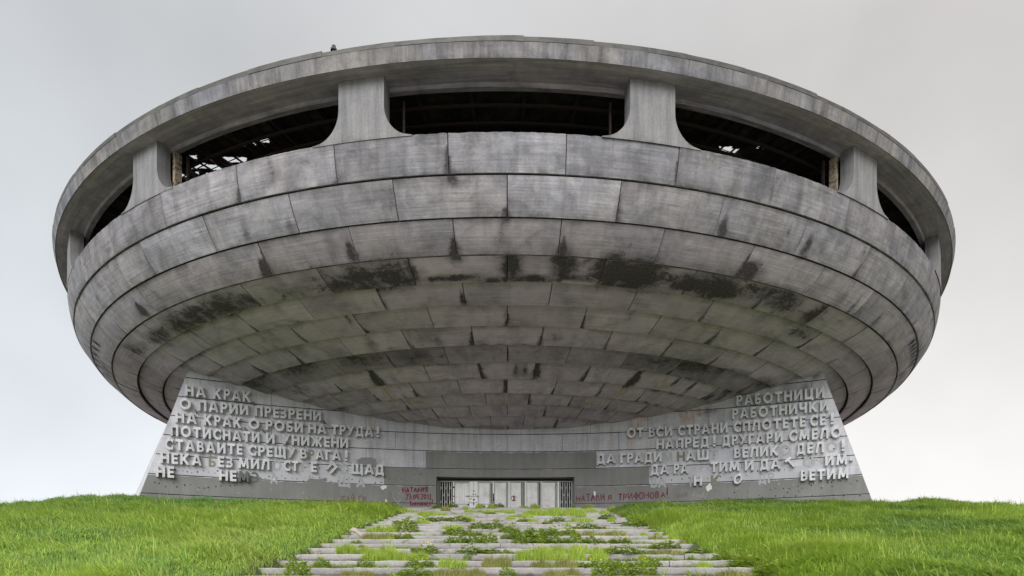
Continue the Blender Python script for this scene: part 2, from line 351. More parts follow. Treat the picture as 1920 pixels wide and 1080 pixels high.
NP_ = 45
mb = PB(); arc = np.concatenate([[0], np.cumsum(np.hypot(np.diff(RR), np.diff(ZZ)))])
def shell_pt(th, R, z): a = math.radians(th); return (R * math.sin(a), -R * math.cos(a), z)
for row in range(len(RING) - 1):
    (r0, z0), (r1, z1) = RING[row], RING[row + 1]
    L = math.hypot(r0 - r1, z0 - z1); nx, nzz = (z0 - z1) / L, -(r0 - r1) / L      # outward normal (R, z)
    off = 180 / NP_ if row % 2 == 0 else 0.0
    bounce_tint = (0.0, .10, .38, .85, .85, .85, .85, .85, .85, .8, .75, .7, .65, .6)[row]  # per-row strength of the tint against green bounce, strongest underneath
    for p in range(NP_):
        c = p * 360 / NP_ + off
        c = (c + 180) % 360 - 180
        a0, a1 = c, c + 360 / NP_
        mid = (a0 + a1) / 2
        front = abs(((mid + 180) % 360) - 180) < 88
        nu, nv = ((34 if row < 9 else 22), 12) if front else (8, 2)
        gap_deg = math.degrees(.016 / r1)
        tint = random.uniform(-.15, .13); pf = random.choice((.45, .8, 1.0, 1.15)) if row > 2 else 1.0; uo, vo = random.uniform(0, 40), random.uniform(0, 40); tint += (-.24, -.03, .03, .16, .12, .18, .12, -.20, .22, .20, .20, .20, .18, .16)[row]; wet = max(0, random.gauss(.05, .28)) if row > 1 else max(0, random.gauss(-.1, .2)); wj = [(random.uniform(.55, 1.05), random.uniform(.08, .3), random.uniform(.35, .9)) if random.random() < (.15, .22, .35, .4, .4, .4, .4, .4, .45, .4, .3, .3, .3, .3)[row] else None for _ in (0, 1)]  # random panel tone, plus parapet darkened and underside lifted in colour to balance light
        push = random.uniform(-.012, .012); skew0, skew1 = random.uniform(-.014, .014), random.uniform(-.014, .014)
        split = random.uniform(.3, .7) if (front and random.random() < .30) else None
        pts, uvs, at = [], [], {'stain': [], 'rust': [], 'edge': [], 'bounce_tint': [], 'tint': []}
        gt = (.030 if row < 3 else .045) / L
        for i in range(nv + 1):
            f = i / nv; fr = lerp(gt if row else 0, 1 - gt, f)
            R, z = lerp(r0, r1, fr), lerp(z0, z1, fr)
            bul = .035 * math.sin(math.pi * f) + (.045 if row < 3 else .15) * f + push + lerp(skew0, skew1, f)
            R += nx * bul; z += nzz * bul
            rp, ru, ra = [], [], {k: [] for k in at}
            for j in range(nu + 1):
                g = j / nu; th = lerp(a0 + gap_deg, a1 - gap_deg, g)
                zz = z
                if row == 0 and i == 0: zz = z - max(0, mnoise.noise((th * 1.1, 3.1, 0))) * .035 - abs(mnoise.noise((th * 7.3, 9.1, 0))) * .04
                rp.append(shell_pt(th, R, zz)); ru.append((math.radians(th) * 25 + uo, arc[row] + L * f + vo))
                if front:
                    s_, r_ = stain_val(th, row + fr); s_ *= pf
                    # soot gathering at joint corners, plus shade baked in below each ring joint
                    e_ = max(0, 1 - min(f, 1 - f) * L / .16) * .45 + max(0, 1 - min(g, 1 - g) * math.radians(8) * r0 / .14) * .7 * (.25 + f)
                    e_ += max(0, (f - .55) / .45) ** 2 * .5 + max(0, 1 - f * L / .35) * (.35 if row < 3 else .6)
                    W_ = math.radians(8) * r0
                    for side, spec in ((g, wj[0]), (1 - g, wj[1])):      # wedge of damp fanning out from a leaking joint
                        if spec and f > 1 - spec[2]:
                            ww = spec[1] * (.25 + .9 * (f - 1 + spec[2]) / spec[2]); s_ = max(s_, spec[0] * math.exp(-(side * W_ / ww) ** 2))
                    s_ = max(s_, wet * math.exp(-(f * L / .30) ** 2) * (.6 + .8 * mnoise.noise((th * .55, row * 3.3, 2))), wet * .9 * math.exp(-((1 - f) * L / .16) ** 2) * (.6 + .9 * mnoise.noise((th * .7, row * 5.3, 8))))
                else: s_ = r_ = e_ = 0
                tn = tint + ((.05 if g > split else -.05) if split else 0)
                for k, v in (('stain', s_), ('rust', r_), ('edge', min(1, e_)), ('bounce_tint', bounce_tint), ('tint', tn)): ra[k].append(v)
            pts.append(rp); uvs.append(ru)
            for k in at: at[k].append(ra[k])
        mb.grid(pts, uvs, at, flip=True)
        # panel edges going back into the joint
        def inward(q, d=.10):
            x, y, z = q; R = math.hypot(x, y); k = (R - nx * d) / R
            return (x * k, y * k, z - nzz * d)
        for edge in (pts[0], pts[-1], [r[0] for r in pts], [r[-1] for r in pts]):
            mb.grid([edge, [inward(q) for q in edge]], [[(q[0], q[2]) for q in edge]] * 2, {k: [[.6 if k == 'edge' else 0] * len(edge)] * 2 for k in at})
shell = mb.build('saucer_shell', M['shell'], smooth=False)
# backing shell behind the joints, parapet cap and gallery floor
mb = PB(); sec = []
for i, (r, z) in enumerate(RING):
    sec.append((r - .09, z + .07) if i >= 3 else (r - .12, z + .0 if i else z - .06))
sec[0] = (29.19, 15.0)
sec = [(20.0, 14.0), (28.7, 14.0), (28.7, 15.04)] + sec[:] + [(0.01, 8.7)]
NS = 180
mb.grid([[shell_pt(j * 360 / NS, r, z) for j in range(NS + 1)] for r, z in sec], flip=True)
mb.build('joint_backing', M['joint'], smooth=False)
mb = PB(); capr = [(29.20, 15.07), (28.95, 15.08), (28.7, 15.05)]
NS = 360
mb.grid([[shell_pt(j * 360 / NS, r, z - max(0, mnoise.noise((j * .9, r, 0))) * .03) for j in range(NS + 1)] for r, z in capr],
        [[(math.radians(j) * 29, r) for j in range(NS + 1)] for r, z in capr], {'edge': [[.5] * (NS + 1)] * 3})
mb.build('parapet_cap', M['shell'])

# dark drain slots in the third course, at both flanks
for side in (((167, 626), (164.5, 635), (163, 644), (163.5, 652.6), (165, 661), (166.5, 668)), ((1721, 627), (1723.5, 633), (1724, 640), (1724, 648), (1723.5, 655), (1722, 663), (1720, 671))):
    for px, py in side:
        q = shell_at(px, py)
        if not q: continue
        th0, t0 = q[0], 2.08; mb = PB(); rows = []
        for i in range(9):
            f = i / 8; R, z = prof(t0 + .40 * f); wv = .14 * math.sin(math.pi * min(1, f * 1.15 + .06)) ** .6 / R if f < .82 else .14 * (1 - f) / .3 / R
            rows.append([shell_pt(th0 + math.degrees(g * wv), R + .075, z - .05) for g in (-1, -.4, .4, 1)])
        mb.grid(rows, flip=True); mb.build('drain_slot', M['hole'])
# roof ring: fascia, soffit, window head
mb = PB(); NS = 360
sec = [(28.45, 17.70), (28.55, 17.12), (28.76, 17.10), (28.81, 17.23), (29.80, 17.23), (29.85, 17.20), (29.88, 17.34), (29.92, 17.50), (29.96, 17.65), (29.7, 17.70), (28.45, 17.70)]
cum = np.concatenate([[0], np.cumsum([math.dist(sec[i], sec[i + 1]) for i in range(len(sec) - 1)])])
def rim_noise(j, i): return .012 * mnoise.noise((j * .11, i * 1.3, 5))
pts = [[shell_pt(j * 360 / NS, r + (rim_noise(j, i) if 4 < i < 9 else 0), z + (rim_noise(j, i + 9) if i in (2, 5) else 0)) for j in range(NS + 1)] for i, (r, z) in enumerate(sec)]
uvs = [[(math.radians(j) * (30 if i > 4 else 9), cum[i] * (1 if i > 4 else 5)) for j in range(NS + 1)] for i in range(len(sec))]
ed = [[{0: 1, 1: 1, 2: .9, 3: .55, 4: .5, 5: .6, 6: .1, 7: .15, 8: .45, 9: .8}.get(i, .5)] * (NS + 1) for i in range(len(sec))]
al = [[(.1, .15, .15, .3, .45)[i] if i < 5 else 0] * (NS + 1) for i in range(len(sec))]  # soffit colour tinted and lifted to offset dim, green bounce light
tn = [[(.2 if i < 4 else .35 if i < 5 else 0) + .08 * mnoise.noise((math.floor(j / 6.5) * 3.7, 0, 0)) for j in range(NS + 1)] for i in range(len(sec))]
ru = [[(.26 if (4 < i < 9 and mnoise.noise((j * .23, i * .6, 2)) > .22) else (.0)) for j in range(NS + 1)] for i in range(len(sec))]
mb.grid(pts, uvs, {'edge': ed, 'bounce_tint': al, 'tint': tn, 'rust': ru})
mb.build('roof_rim', M['rim'], smooth=False)

# sheet-metal edging, broken into overlapping lengths
mb = PB(); th = 0.0
while th < 360:
    ln = random.uniform(2.0, 6); dz = random.uniform(-.03, .012); dr = random.uniform(-.015, .015); n = 6; b0 = random.uniform(0, .025)
    top = []
    for r, z in ((29.7, 17.66), (29.96 + dr, 17.66), (29.97 + dr, 17.81 + dz), (29.92 + dr, 17.835 + dz), (28.3, 17.90 + dz)):
        top.append([shell_pt(th + ln * 1.01 * j / n, r, z + (b0 * (j / n) if z > 17.7 else 0) + random.uniform(-.004, .004)) for j in range(n + 1)])
    b = mb.grid(top, [[(math.radians(th) * 30 + j * .4, i * .3) for j in range(n + 1)] for i in range(5)])
    m_ = n + 1
    for j in (0, n): mb.face(*[b + i * m_ + j for i in range(4)])
    th += ln
mb.build('roof_edging', M['sheet'])

# roof deck (charred underside) with collapsed patches, rafters below it
def roof_z(r): return 17.62 + (28.6 - r) * .05
HOLES = [(340, 322, 374, 332), (356, 307, 391, 316), (392, 310, 421, 318), (386, 293, 409, 300), (414, 295, 462, 304), (457, 268, 480, 274), (488, 259, 504, 267), (355, 291, 369, 297), (386, 324, 400, 327),
         (1350, 276, 1372, 284), (1366, 280, 1386, 289), (1419, 274, 1424, 278), (1431, 272, 1439, 276)]
def pix(x, y, z):
    dx, dy = x, y + DIST
    d = dy * math.cos(PSI) + dx * math.sin(PSI); xx = dx * math.cos(PSI) - dy * math.sin(PSI)
    return CX + F_PX * xx / d, CY - F_PX * z / d
mb = PB()
def deck(t0, t1, ra, rb, nt_, nr_, holes):
    for i in range(nt_):
        for j in range(nr_):
            q = []
            for (a, b) in ((i, j), (i + 1, j), (i + 1, j + 1), (i, j + 1)):
                r = lerp(ra, rb, b / nr_); q.append(shell_pt(lerp(t0, t1, a / nt_), r, roof_z(r)))
            if holes:
                cx_, cy_, cz_ = np.mean(np.array(q), 0)
                x, y = pix(cx_, cy_, cz_)
                jx = 4.0 * mnoise.noise((cx_ * 1.4, cy_ * 1.4, 0)); jy = 1.6 * mnoise.noise((cx_ * 1.7, cy_ * 1.7, 7))
                if any(a <= x + jx <= c and b_ <= y + jy <= d for a, b_, c, d in holes): continue
            v = [mb.vert(p, (p[0], p[1])) for p in q]; mb.face(*v)
deck(-42, -14, 28.5, 20.0, 250, 200, HOLES); deck(14, 42, 28.5, 20.0, 250, 200, HOLES)
deck(-14, 14, 28.5, 20.0, 14, 6, None); deck(42, 318, 28.5, 20.0, 92, 6, None); deck(0, 360, 20.0, 0.05, 90, 12, None)
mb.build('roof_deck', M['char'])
mb = PB()
for k in range(90):
    a = R_(k * 4 + 1.3)
    T = lambda p: (math.cos(a) * p[0] + math.sin(a) * p[1], math.sin(a) * p[0] - math.cos(a) * p[1], p[2] + roof_z(p[1]))
    mb.box((-.06, 20.2, -.32), (.06, 28.4, -.03), T=T)
for r in np.arange(21, 28.4, .95):
    s2 = [(r, roof_z(r) - .42), (r + .09, roof_z(r) - .42), (r + .09, roof_z(r) - .33), (r, roof_z(r) - .33), (r, roof_z(r) - .42)]
    mb.grid([[shell_pt(j * 3, a_, b_) for j in range(121)] for a_, b_ in s2])
mb.build('roof_rafters', M['rust'])
for s_ in (-1, 1):
    mb = PB()
    for th in np.arange(15, 41, 1.15):
        a = R_(s_ * th); j = random.uniform(-.03, .03)
        T = lambda p: (math.cos(a) * p[0] + math.sin(a) * p[1], math.sin(a) * p[0] - math.cos(a) * p[1], p[2] + roof_z(p[1]))
        mb.box((-.025 + j, 20.2, -.10), (.025 + j, 28.4, -.035), T=T)
    for r in np.arange(22, 28.3, .34):
        mb.grid([[shell_pt(s_ * t, r + q, roof_z(r) - .02 + random.uniform(-.012, .012)) for t in np.arange(15, 41, 1.5)] for q in (0, .05)])
    mb.build('roof_laths', M['rust'])
mb = PB(); mb.grid([[shell_pt(j * 4, 20.0, z) for j in range(91)] for z in (14.0, 18.0)]); mb.build('hall_wall', M['char'])  # unseen inner wall, put in to keep the gallery dark

# pillars of the window band: one modelled, copied round the rim
def pillar_mesh():
    mb = PB(); nz_, nu = 26, 10
    def w(z):
        t = (z - 15.11) / 1.12
        return .84 + (1.0 * (1 - math.sqrt(max(0, 1 - (1 - t) ** 2))) if t < 1 else 0)
    zs = [15.07 + (17.24 - 15.07) * (i / nz_) ** 1.25 for i in range(nz_ + 1)]
    def P(u, z, R): a = u / 29.4; return (R * math.sin(a), -R * math.cos(a), z)
    Ro = lambda z: 29.36
    fr = [[P(lerp(-w(max(z, 15.11)), w(max(z, 15.11)), j / nu), z, Ro(z)) for j in range(nu + 1)] for z in zs]
    bk = [[P(lerp(-w(max(z, 15.11)), w(max(z, 15.11)), j / nu), z, 28.80) for j in range(nu + 1)] for z in zs]
    uv = [[(lerp(-w(max(z, 15.11)), w(max(z, 15.11)), j / nu), z) for j in range(nu + 1)] for z in zs]
    e = [[.25 * (j in (0, nu)) + (.5 if i in (0, 1) else 0) + (.4 if i == nz_ else 0) for j in range(nu + 1)] for i in range(nz_ + 1)]
    mb.grid(fr, uv, {'edge': e}); mb.grid(bk, uv, flip=True)
    for j, fl in ((0, True), (nu, False)):
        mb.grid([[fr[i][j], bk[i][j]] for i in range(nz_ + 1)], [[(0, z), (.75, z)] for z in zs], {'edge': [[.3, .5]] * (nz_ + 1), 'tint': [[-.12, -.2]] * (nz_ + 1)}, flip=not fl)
    return mb
p0 = pillar_mesh().build('pillar', M['pillar'])
def frame_piece(name, sgn, u0, u1, r0, r1, mat):
    mb = PB(); T = lambda p: (p[1] * math.sin(p[0] / 29.4), -p[1] * math.cos(p[0] / 29.4), p[2])
    lo, hi = sorted((sgn * u0, sgn * u1)); mb.box((lo, r0, 14.9), (hi, r1, 17.10), T=T); return mb.build(name, mat)
frames = [frame_piece('window_frame', g, .90, 1.06, 28.45, 28.74, M['frame_pale']) for g in (-1, 1)] + [frame_piece('window_mullion', g, 1.2, 1.27, 28.25, 28.35, M['rust']) for g in (-1, 1)]
for k in range(18):
    a = R_(10 + 20 * k)
    for src in (p0, *frames[2:]):
        o = src if k == 0 else src.copy()
        if k: C.objects.link(o); o.parent = monument; o.matrix_parent_inverse = Matrix.Translation(-world_loc(monument))
        o.rotation_euler = (0, 0, a)

frames[0].rotation_euler = (0, 0, R_(30)); frames[1].rotation_euler = (0, 0, R_(-30))
# small stub on the roof edge
def rim_at(px, R=30.15):
    best = min(np.arange(-85, 85, .02), key=lambda t: abs(pix(*shell_pt(t, R, 17.7))[0] - px)); return best
mb = PB(); th = rim_at(617); x, y, z = shell_pt(th, 29.85, 17.70)
for k in range(7):
    a0 = 2 * math.pi * k / 6
for (h0, h1, r) in ((0, .20, .05), (.20, .26, .11), (.26, .36, .07)):
    ring = [[(x + r * math.cos(t) + .03 * h, y + r * math.sin(t), z + h) for t in np.linspace(0, 2 * math.pi, 9)] for h in (h0, h1)]
    mb.grid(ring); c_ = mb.vert((x + .03 * h1, y, z + h1)); b = len(mb.v) - 10
    for j in range(8): mb.face(b + j, b + j + 1, c_)
mb.build('vent_stub', M['sheet'])

# ------------------------------------------------------------------ facade wall (concave) and its surface
WY0, WRAD = -12.7, 38.5
def wall_y(x): return WY0 - x * x / (2 * WRAD)
def on_wall(px, py):
    d = ray(px, py); s = np.linspace(28, 42, 8000); X = d[0] * s; Y = -DIST + d[1] * s
    k = np.argmax(Y >= WY0 - X * X / (2 * WRAD)); return float(X[k]), float(d[2] * s[k])
def wall_pt(x, z, out=0.0):
    sl = -x / WRAD; n = math.hypot(1, sl)          # outward (towards viewer) normal ~ (sl,-1)
    return (x + out * sl / n, wall_y(x) - out / n, z)
def edge_x(z):  # slanting wing ends
    return lerp(19.60, 17.5, (z - 4.14) / (11.3 - 4.14))
JZ = [4.29 + 1.077 * k for k in range(7)]
DOOR = (*on_wall(818, 895), *on_wall(1077, 895)); DX0, DX1, DZ = DOOR[0], DOOR[2], 5.94
rust_spots = [(1190, 800, .5, 1.6), (1200, 790, .7, .9), (1290, 780, 1.0, .9), (1145, 820, .25, 1.5), (1215, 850, .4, 1.2), (1310, 765, .8, .6), (1350, 755, .3, .5), (700, 800, .3, .5), (1400, 740, .5, .3), (1180, 830, .3, 1.2)]
RS = [(*on_wall(a, b), c, d) for a, b, c, d in rust_spots]
stain_spots = [(on_wall(a, b), c, d, s) for a, b, c, d, s in ((1460, 710, .25, .3, .9), (1530, 700, .2, .3, .9), (690, 866, 1.3, .28, .35), (1510, 725, .2, .6, .5), (1330, 770, .5, .5, .5), (1450, 720, .7, .12, .8))]
mb = PB()
zb = [3.0] + [z for z in np.arange(3.5, 4.2, .25)] + JZ + [11.9]
zb = sorted(set(round(z, 3) for z in zb))
def wall_strip(x_of, z0, z1, n):
    """front face between heights, x_of(z, f)"""
    nzz = max(2, int((z1 - z0) / .12)); pts, uvs, at = [], [], {'rust': [], 'stain': [], 'edge': [], 'tint': []}
    for i in range(nzz + 1):
        z = lerp(z0, z1, i / nzz); rp, ru = [], []; ra = {k: [] for k in at}
        for j in range(n + 1):
            x = x_of(z, j / n); rp.append(wall_pt(x, z, 0)); ru.append((x, z))
            rr = max([s * math.exp(-((x - a) / c) ** 2 - ((z - b) / d) ** 2) for a, b, c, d in RS for s in (.62,)])
            ss = max([s * math.exp(-((x - q[0]) / c) ** 2 - ((z - q[1]) / d) ** 2) for q, c, d, s in stain_spots])
            ra['rust'].append(rr); ra['stain'].append(ss); ra['edge'].append(.25 * (z1 - z < .1)); ra['tint'].append(tint_of(x, z))
        pts.append(rp); uvs.append(ru)
        for k in at: at[k].append(ra[k])
    mb.grid(pts, uvs, at)
def tint_of(x, z):
    k = math.floor((z - 4.29) / 1.077); c = math.floor((x + (k % 2) * 1.7) / 3.4)
    return .08 * mnoise.noise((k * 7.3, c * 5.1, 1.5))
GAP = .022
levels = [3.0] + JZ + [12.2]
for a, b in zip(levels[:-1], levels[1:]):
    z0, z1 = a + GAP, b - GAP
    fulls = []
    if z0 < DZ:
        zt = min(z1, DZ)
        wall_strip(lambda z, f: lerp(-edge_x(z), DX0, f), z0, zt, 70); wall_strip(lambda z, f: lerp(DX1, edge_x(z), f), z0, zt, 70)
        if z1 > DZ + .03: wall_strip(lambda z, f: lerp(-edge_x(z), edge_x(z), f), DZ, z1, 150)
    else: wall_strip(lambda z, f: lerp(-edge_x(z), edge_x(z), f), z0, z1, 150)
# end faces and back
for s in (-1, 1):
    zs = np.linspace(3.0, 12.2, 12)
    wd = lambda z: lerp(1.25, .84, (z - 4.2) / 7.1) if s < 0 else lerp(.86, .72, (z - 4.2) / 7.1)
    mb.grid([[wall_pt(s * edge_x(z), z), (s * (edge_x(z) + wd(z)), wall_y(edge_x(z)) + 1.5, z)] for z in zs], [[(0, z), (1.1, z)] for z in zs], {'tint': [[.12, .1]] * 12}, flip=s > 0)
mb.grid([[(-edge_x(z) - .75, wall_y(edge_x(z)) + 1.5, z), (-10, -11.2, z), (DX0 - .3, -11.0, z)] for z in (3.0, 12.2)], flip=True)
mb.grid([[(DX1 + .3, -11.0, z), (10, -11.2, z), (edge_x(z) + .65, wall_y(edge_x(z)) + 1.5, z)] for z in (3.0, 12.2)], flip=True)
for k in range(8):
    for c in range(-6, 7):
        x = c * 3.4 - (k % 2) * 1.7; z0, z1 = 4.29 + 1.077 * (k - 1) + .03, 4.29 + 1.077 * k - .03
        if abs(x) < edge_x(z1) - .3 and (z0 > DZ or not DX0 - .2 < x < DX1 + .2):
            mb.grid([[wall_pt(x - .009, z, .003), wall_pt(x + .009, z, .003)] for z in (z0, z1)], mat=2)

# bolt holes left by the fallen letters
def dot(px, py, r=.035):
    x, z = on_wall(px, py)
    if abs(x) > edge_x(z) - .15: return
    c = mb.vert(wall_pt(x, z, .012)); ids = [mb.vert(wall_pt(x + r * math.cos(a), z + r * math.sin(a), .012)) for a in np.linspace(0, 2 * math.pi, 9)[:-1]]
    for k in range(8): mb.face(c, ids[k], ids[(k + 1) % 8], mat=1)
def dots(x0, y0, x1, y1, n, jit=5):
    for k in range(n):
        t = (k + random.uniform(-.3, .3)) / max(1, n - 1); dot(lerp(x0, x1, t), lerp(y0, y1, t) + random.uniform(-jit, jit), random.uniform(.022, .042))
dots(330, 881, 410, 888, 9); dots(475, 893, 715, 905, 24); dots(288, 907, 440, 915, 14); dots(560, 875, 650, 880, 8, 3); dots(270, 936, 600, 947, 12, 3)
dots(1222, 898, 1300, 893, 9); dots(1330, 895, 1480, 882, 16); dots(1240, 855, 1600, 838, 12, 3); dots(1440, 870, 1530, 862, 8); dots(1300, 940, 1630, 925, 16, 4); dots(1470, 912, 1620, 900, 14, 6)
dots(720, 905, 790, 890, 7, 8); dots(1380, 925, 1560, 912, 10, 8)
# chalky scratches in rows
for k in range(38):
    px, py = random.choice(((random.uniform(300, 700), 0), (random.uniform(1290, 1610), 0))); py = lerp(912, 935, random.random()) - (0 if px < 900 else 10)
    x, z = on_wall(px, py); wv = random.uniform(.01, .03); hv = random.uniform(.02, .12); s = random.uniform(-.05, .05)
    mb.grid([[wall_pt(x - wv, z, .011), wall_pt(x + wv, z, .011)], [wall_pt(x - wv * .5 + s, z + hv, .011), wall_pt(x + wv * .6 + s, z + hv, .011)]], [[(x, z)] * 2] * 2, mat=3)

wall = mb.build('facade_wall', [M['wall'], M['hole'], M['joint'], M['chalk']])
mb = PB()    # joint backing
n = 80
def jb(x0, x1, z0, z1):
    mb.grid([[wall_pt(lerp(x0(z), x1(z), j / n), z, -.05) for j in range(n + 1)] for z in np.linspace(z0, z1, 8)])
jb(lambda z: -edge_x(z), lambda z: DX0 - .01, 3.0, DZ); jb(lambda z: DX1 + .01, lambda z: edge_x(z), 3.0, DZ); jb(lambda z: -edge_x(z), lambda z: edge_x(z), DZ + .02, 12.1)
mb.build('wall_joints', M['joint'], wall)
# vertical joints of the wall slabs
# entrance recess
mb = PB(); ry = wall_y(0) + .75
for x in (DX0, DX1):
    mb.grid([[wall_pt(x, z), (x, ry + 1.4, z)] for z in np.linspace(3.3, DZ, 4)], [[(0, z), (1.8, z)] for z in np.linspace(3.3, DZ, 4)], flip=x > 0)
nx_ = 24
mb.grid([[wall_pt(lerp(DX0, DX1, j / nx_), DZ) for j in range(nx_ + 1)], [(lerp(DX0, DX1, j / nx_), ry + 1.4, DZ) for j in range(nx_ + 1)]],
        [[(lerp(DX0, DX1, j / nx_), 0) for j in range(nx_ + 1)], [(lerp(DX0, DX1, j / nx_), 1.8) for j in range(nx_ + 1)]])
mb.build('door_recess', M['overpaint'], wall)
mb = PB(); mb.grid([[(x, ry + 1.4, z) for x in (DX0 - .2, DX1 + .2)] for z in (3.3, 6.2)]); mb.build('dark_lobby', M['char'], wall)
mb = PB(); NSC = 48
mb.grid([[(11.0 * math.sin(a), -11.0 * math.cos(a) * .98 + .4, z) for a in np.linspace(R_(22), R_(338), NSC)] for z in (3.0, 9.2)], [[(a * 11, z) for a in np.linspace(0, 6, NSC)] for z in (3.0, 9.2)])
mb.build('support_drum', M['wall'])

# overpaint, cleaned bands, splashes: thin coats on the wall
def coat(name, poly_top, x0, x1, zbot, ztop, mat, out=.006, rag=.05, n=None):
    """coat between zbot and ztop(x) with ragged top"""
    mb = PB(); n = n or max(6, int((x1 - x0) / .12)); pts = []
    rows = 6
    for i in range(rows + 1):
        r = []
        for j in range(n + 1):
            x = lerp(x0, x1, j / n); zt = ztop - (abs(mnoise.noise((x * 2.1, ztop, 3))) * rag + abs(mnoise.noise((x * 9, ztop, 5))) * rag * .5) * (i == rows)
            zb_ = zbot
            z = lerp(zb_, zt, i / rows); e = edge_x(z) - .015
            r.append((max(-e, min(e, x)), z))
        pts.append(r)
    mb.grid([[wall_pt(x, z, out) for x, z in r] for r in pts], pts)
    return mb.build(name, mat, wall)
XA = on_wall(720, 880)[0]; XB = on_wall(798, 860)[0]; XC = on_wall(1118, 860)[0]; XD = on_wall(1217, 890)[0]
Z4, Z3, Z2 = JZ[1], JZ[2], JZ[3]     # 5.37, 6.44, 7.52
G = .026
def band(x0, x1, k):     # overpaint one course, between its joints
    coat('paint_patch', None, x0, x1, JZ[k] + G, JZ[k + 1] - G, M['overpaint'], rag=.05 if k == 2 else .02)
for (x0, x1) in ((-20.6, DX0), (DX1, 20.6)):
    coat('paint_patch', None, x0, x1, 3.1, JZ[0] - G, M['overpaint'], rag=.01)
    coat('paint_patch', None, x0, x1, JZ[0] + G, JZ[1] - G, M['overpaint'], rag=.06)
coat('paint_patch', None, XA, DX0, JZ[1] + G, DZ, M['overpaint'], rag=0); coat('paint_patch', None, DX1, XD, JZ[1] + G, DZ, M['overpaint'], rag=0)
coat('paint_patch', None, XA, XD, DZ, JZ[2] - G, M['overpaint'], rag=.02)
coat('paint_patch', None, XB, XC, JZ[2] + G, JZ[3] - G, M['overpaint'], rag=.09)
coat('cleaned_band', None, on_wall(330, 900)[0], XA - .02, JZ[1] + .03, JZ[1] + .62, M['clean'], out=.004, rag=.12)
coat('cleaned_band', None, XD + .02, on_wall(1590, 890)[0], JZ[1] + .03, JZ[1] + .72, M['clean'], out=.004, rag=.12)

def blob(name, px, py, rx, rz, mat, out=.009, seed=0, sq=1.0):
    x, z = on_wall(px, py); mb = PB(); c = mb.vert(wall_pt(x, z, out), (x, z)); n = 26; ids = []
    for k in range(n):
        a = 2 * math.pi * k / n; r = 1 + .55 * mnoise.noise((math.cos(a) * 1.7 + seed, math.sin(a) * 1.7, seed * 3.1))
        ids.append(mb.vert(wall_pt(x + rx * r * math.copysign(abs(math.cos(a)) ** sq, math.cos(a)), z + rz * r * math.copysign(abs(math.sin(a)) ** sq, math.sin(a)), out), (x, z)))
    for k in range(n): mb.face(c, ids[k], ids[(k + 1) % n])
    return mb.build(name, mat, wall)
for i, (px, py, a, b) in enumerate(((719, 913, .20, .13), (724, 941, .07, .16), (511, 943, .10, .07), (1329, 913, .18, .20), (1166, 874, .10, .04), (1334, 946, .12, .05), (1115, 925, .06, .14), (512, 899, .12, .10))):
    blob('paint_splash', px, py, a, b, M['plaster'], seed=i + 1)
blob('dark_patch', 690, 866, .55, .26, M['overpaint'], seed=21, sq=.6); blob('dark_patch', 594, 903, .55, .20, M['overpaint'], seed=23, sq=.5); blob('dark_patch', 478, 898, .3, .18, M['overpaint'], seed=27, sq=.6)
blob('green_paint', 352, 941, .3, .12, M['green'], seed=31, sq=.6); blob('green_paint', 390, 938, .24, .26, M['green'], seed=33, sq=.6)

# ------------------------------------------------------------------ raised inscriptions
TH = .225     # stem thickness of the block letters
def _box(x0, z0, x1, z1, t=TH):
    """thick straight stroke with square ends"""
    dx, dz = x1 - x0, z1 - z0; L = math.hypot(dx, dz); ux, uz = dx / L, dz / L; mx_, mz_ = (x0 + x1) / 2, (z0 + z1) / 2
    def f(X, Z):
        a = np.abs((X - mx_) * ux + (Z - mz_) * uz) - L / 2; b = np.abs(-(X - mx_) * uz + (Z - mz_) * ux) - t / 2
        return np.maximum(a, b)
    return f
def _ring(cx, cz, rx, rz, t=TH):
    def f(X, Z):
        o = (np.hypot((X - cx) / rx, (Z - cz) / rz) - 1) * min(rx, rz); i = (np.hypot((X - cx) / (rx - t), (Z - cz) / (rz - t)) - 1) * min(rx - t, rz - t)
        return np.maximum(o, -i)
    return f
def _cut(f, x0=-9, x1=9, z0=-9, z1=9): return lambda X, Z: np.maximum(f(X, Z), np.maximum(np.maximum(x0 - X, X - x1), np.maximum(z0 - Z, Z - z1)))
def _u(*fs): return lambda X, Z: np.minimum.reduce([f(X, Z) for f in fs])
def _v(x): return _box(x, 0, x, 1)
def _h(z, x0, x1): return _box(x0, z, x1, z)
def _bowl(x, z0, z1, w_):    # D-shaped bowl to the right of x
    zc, rz = (z0 + z1) / 2, (z1 - z0) / 2; rx = min(w_, rz * 1.05); xs_ = x + w_ - rx
    return _u(_cut(_ring(xs_, zc, rx, rz, .19), x0=xs_), _box(x, z1 - .095, xs_ + .01, z1 - .095, .19), _box(x, z0 + .095, xs_ + .01, z0 + .095, .19))
h_ = TH / 2
def _diag(x0, x1, t=TH): return _cut(_box(x0, -.3 * 1, x1, 1.3, t), z0=0, z1=1)
def _sl(xb, xt, t=TH):       # slanted stem clipped flat at base and cap line
    e = (xt - xb) * .2; return _cut(_box(xb - e, -.2, xt + e, 1.2, t), z0=0, z1=1)
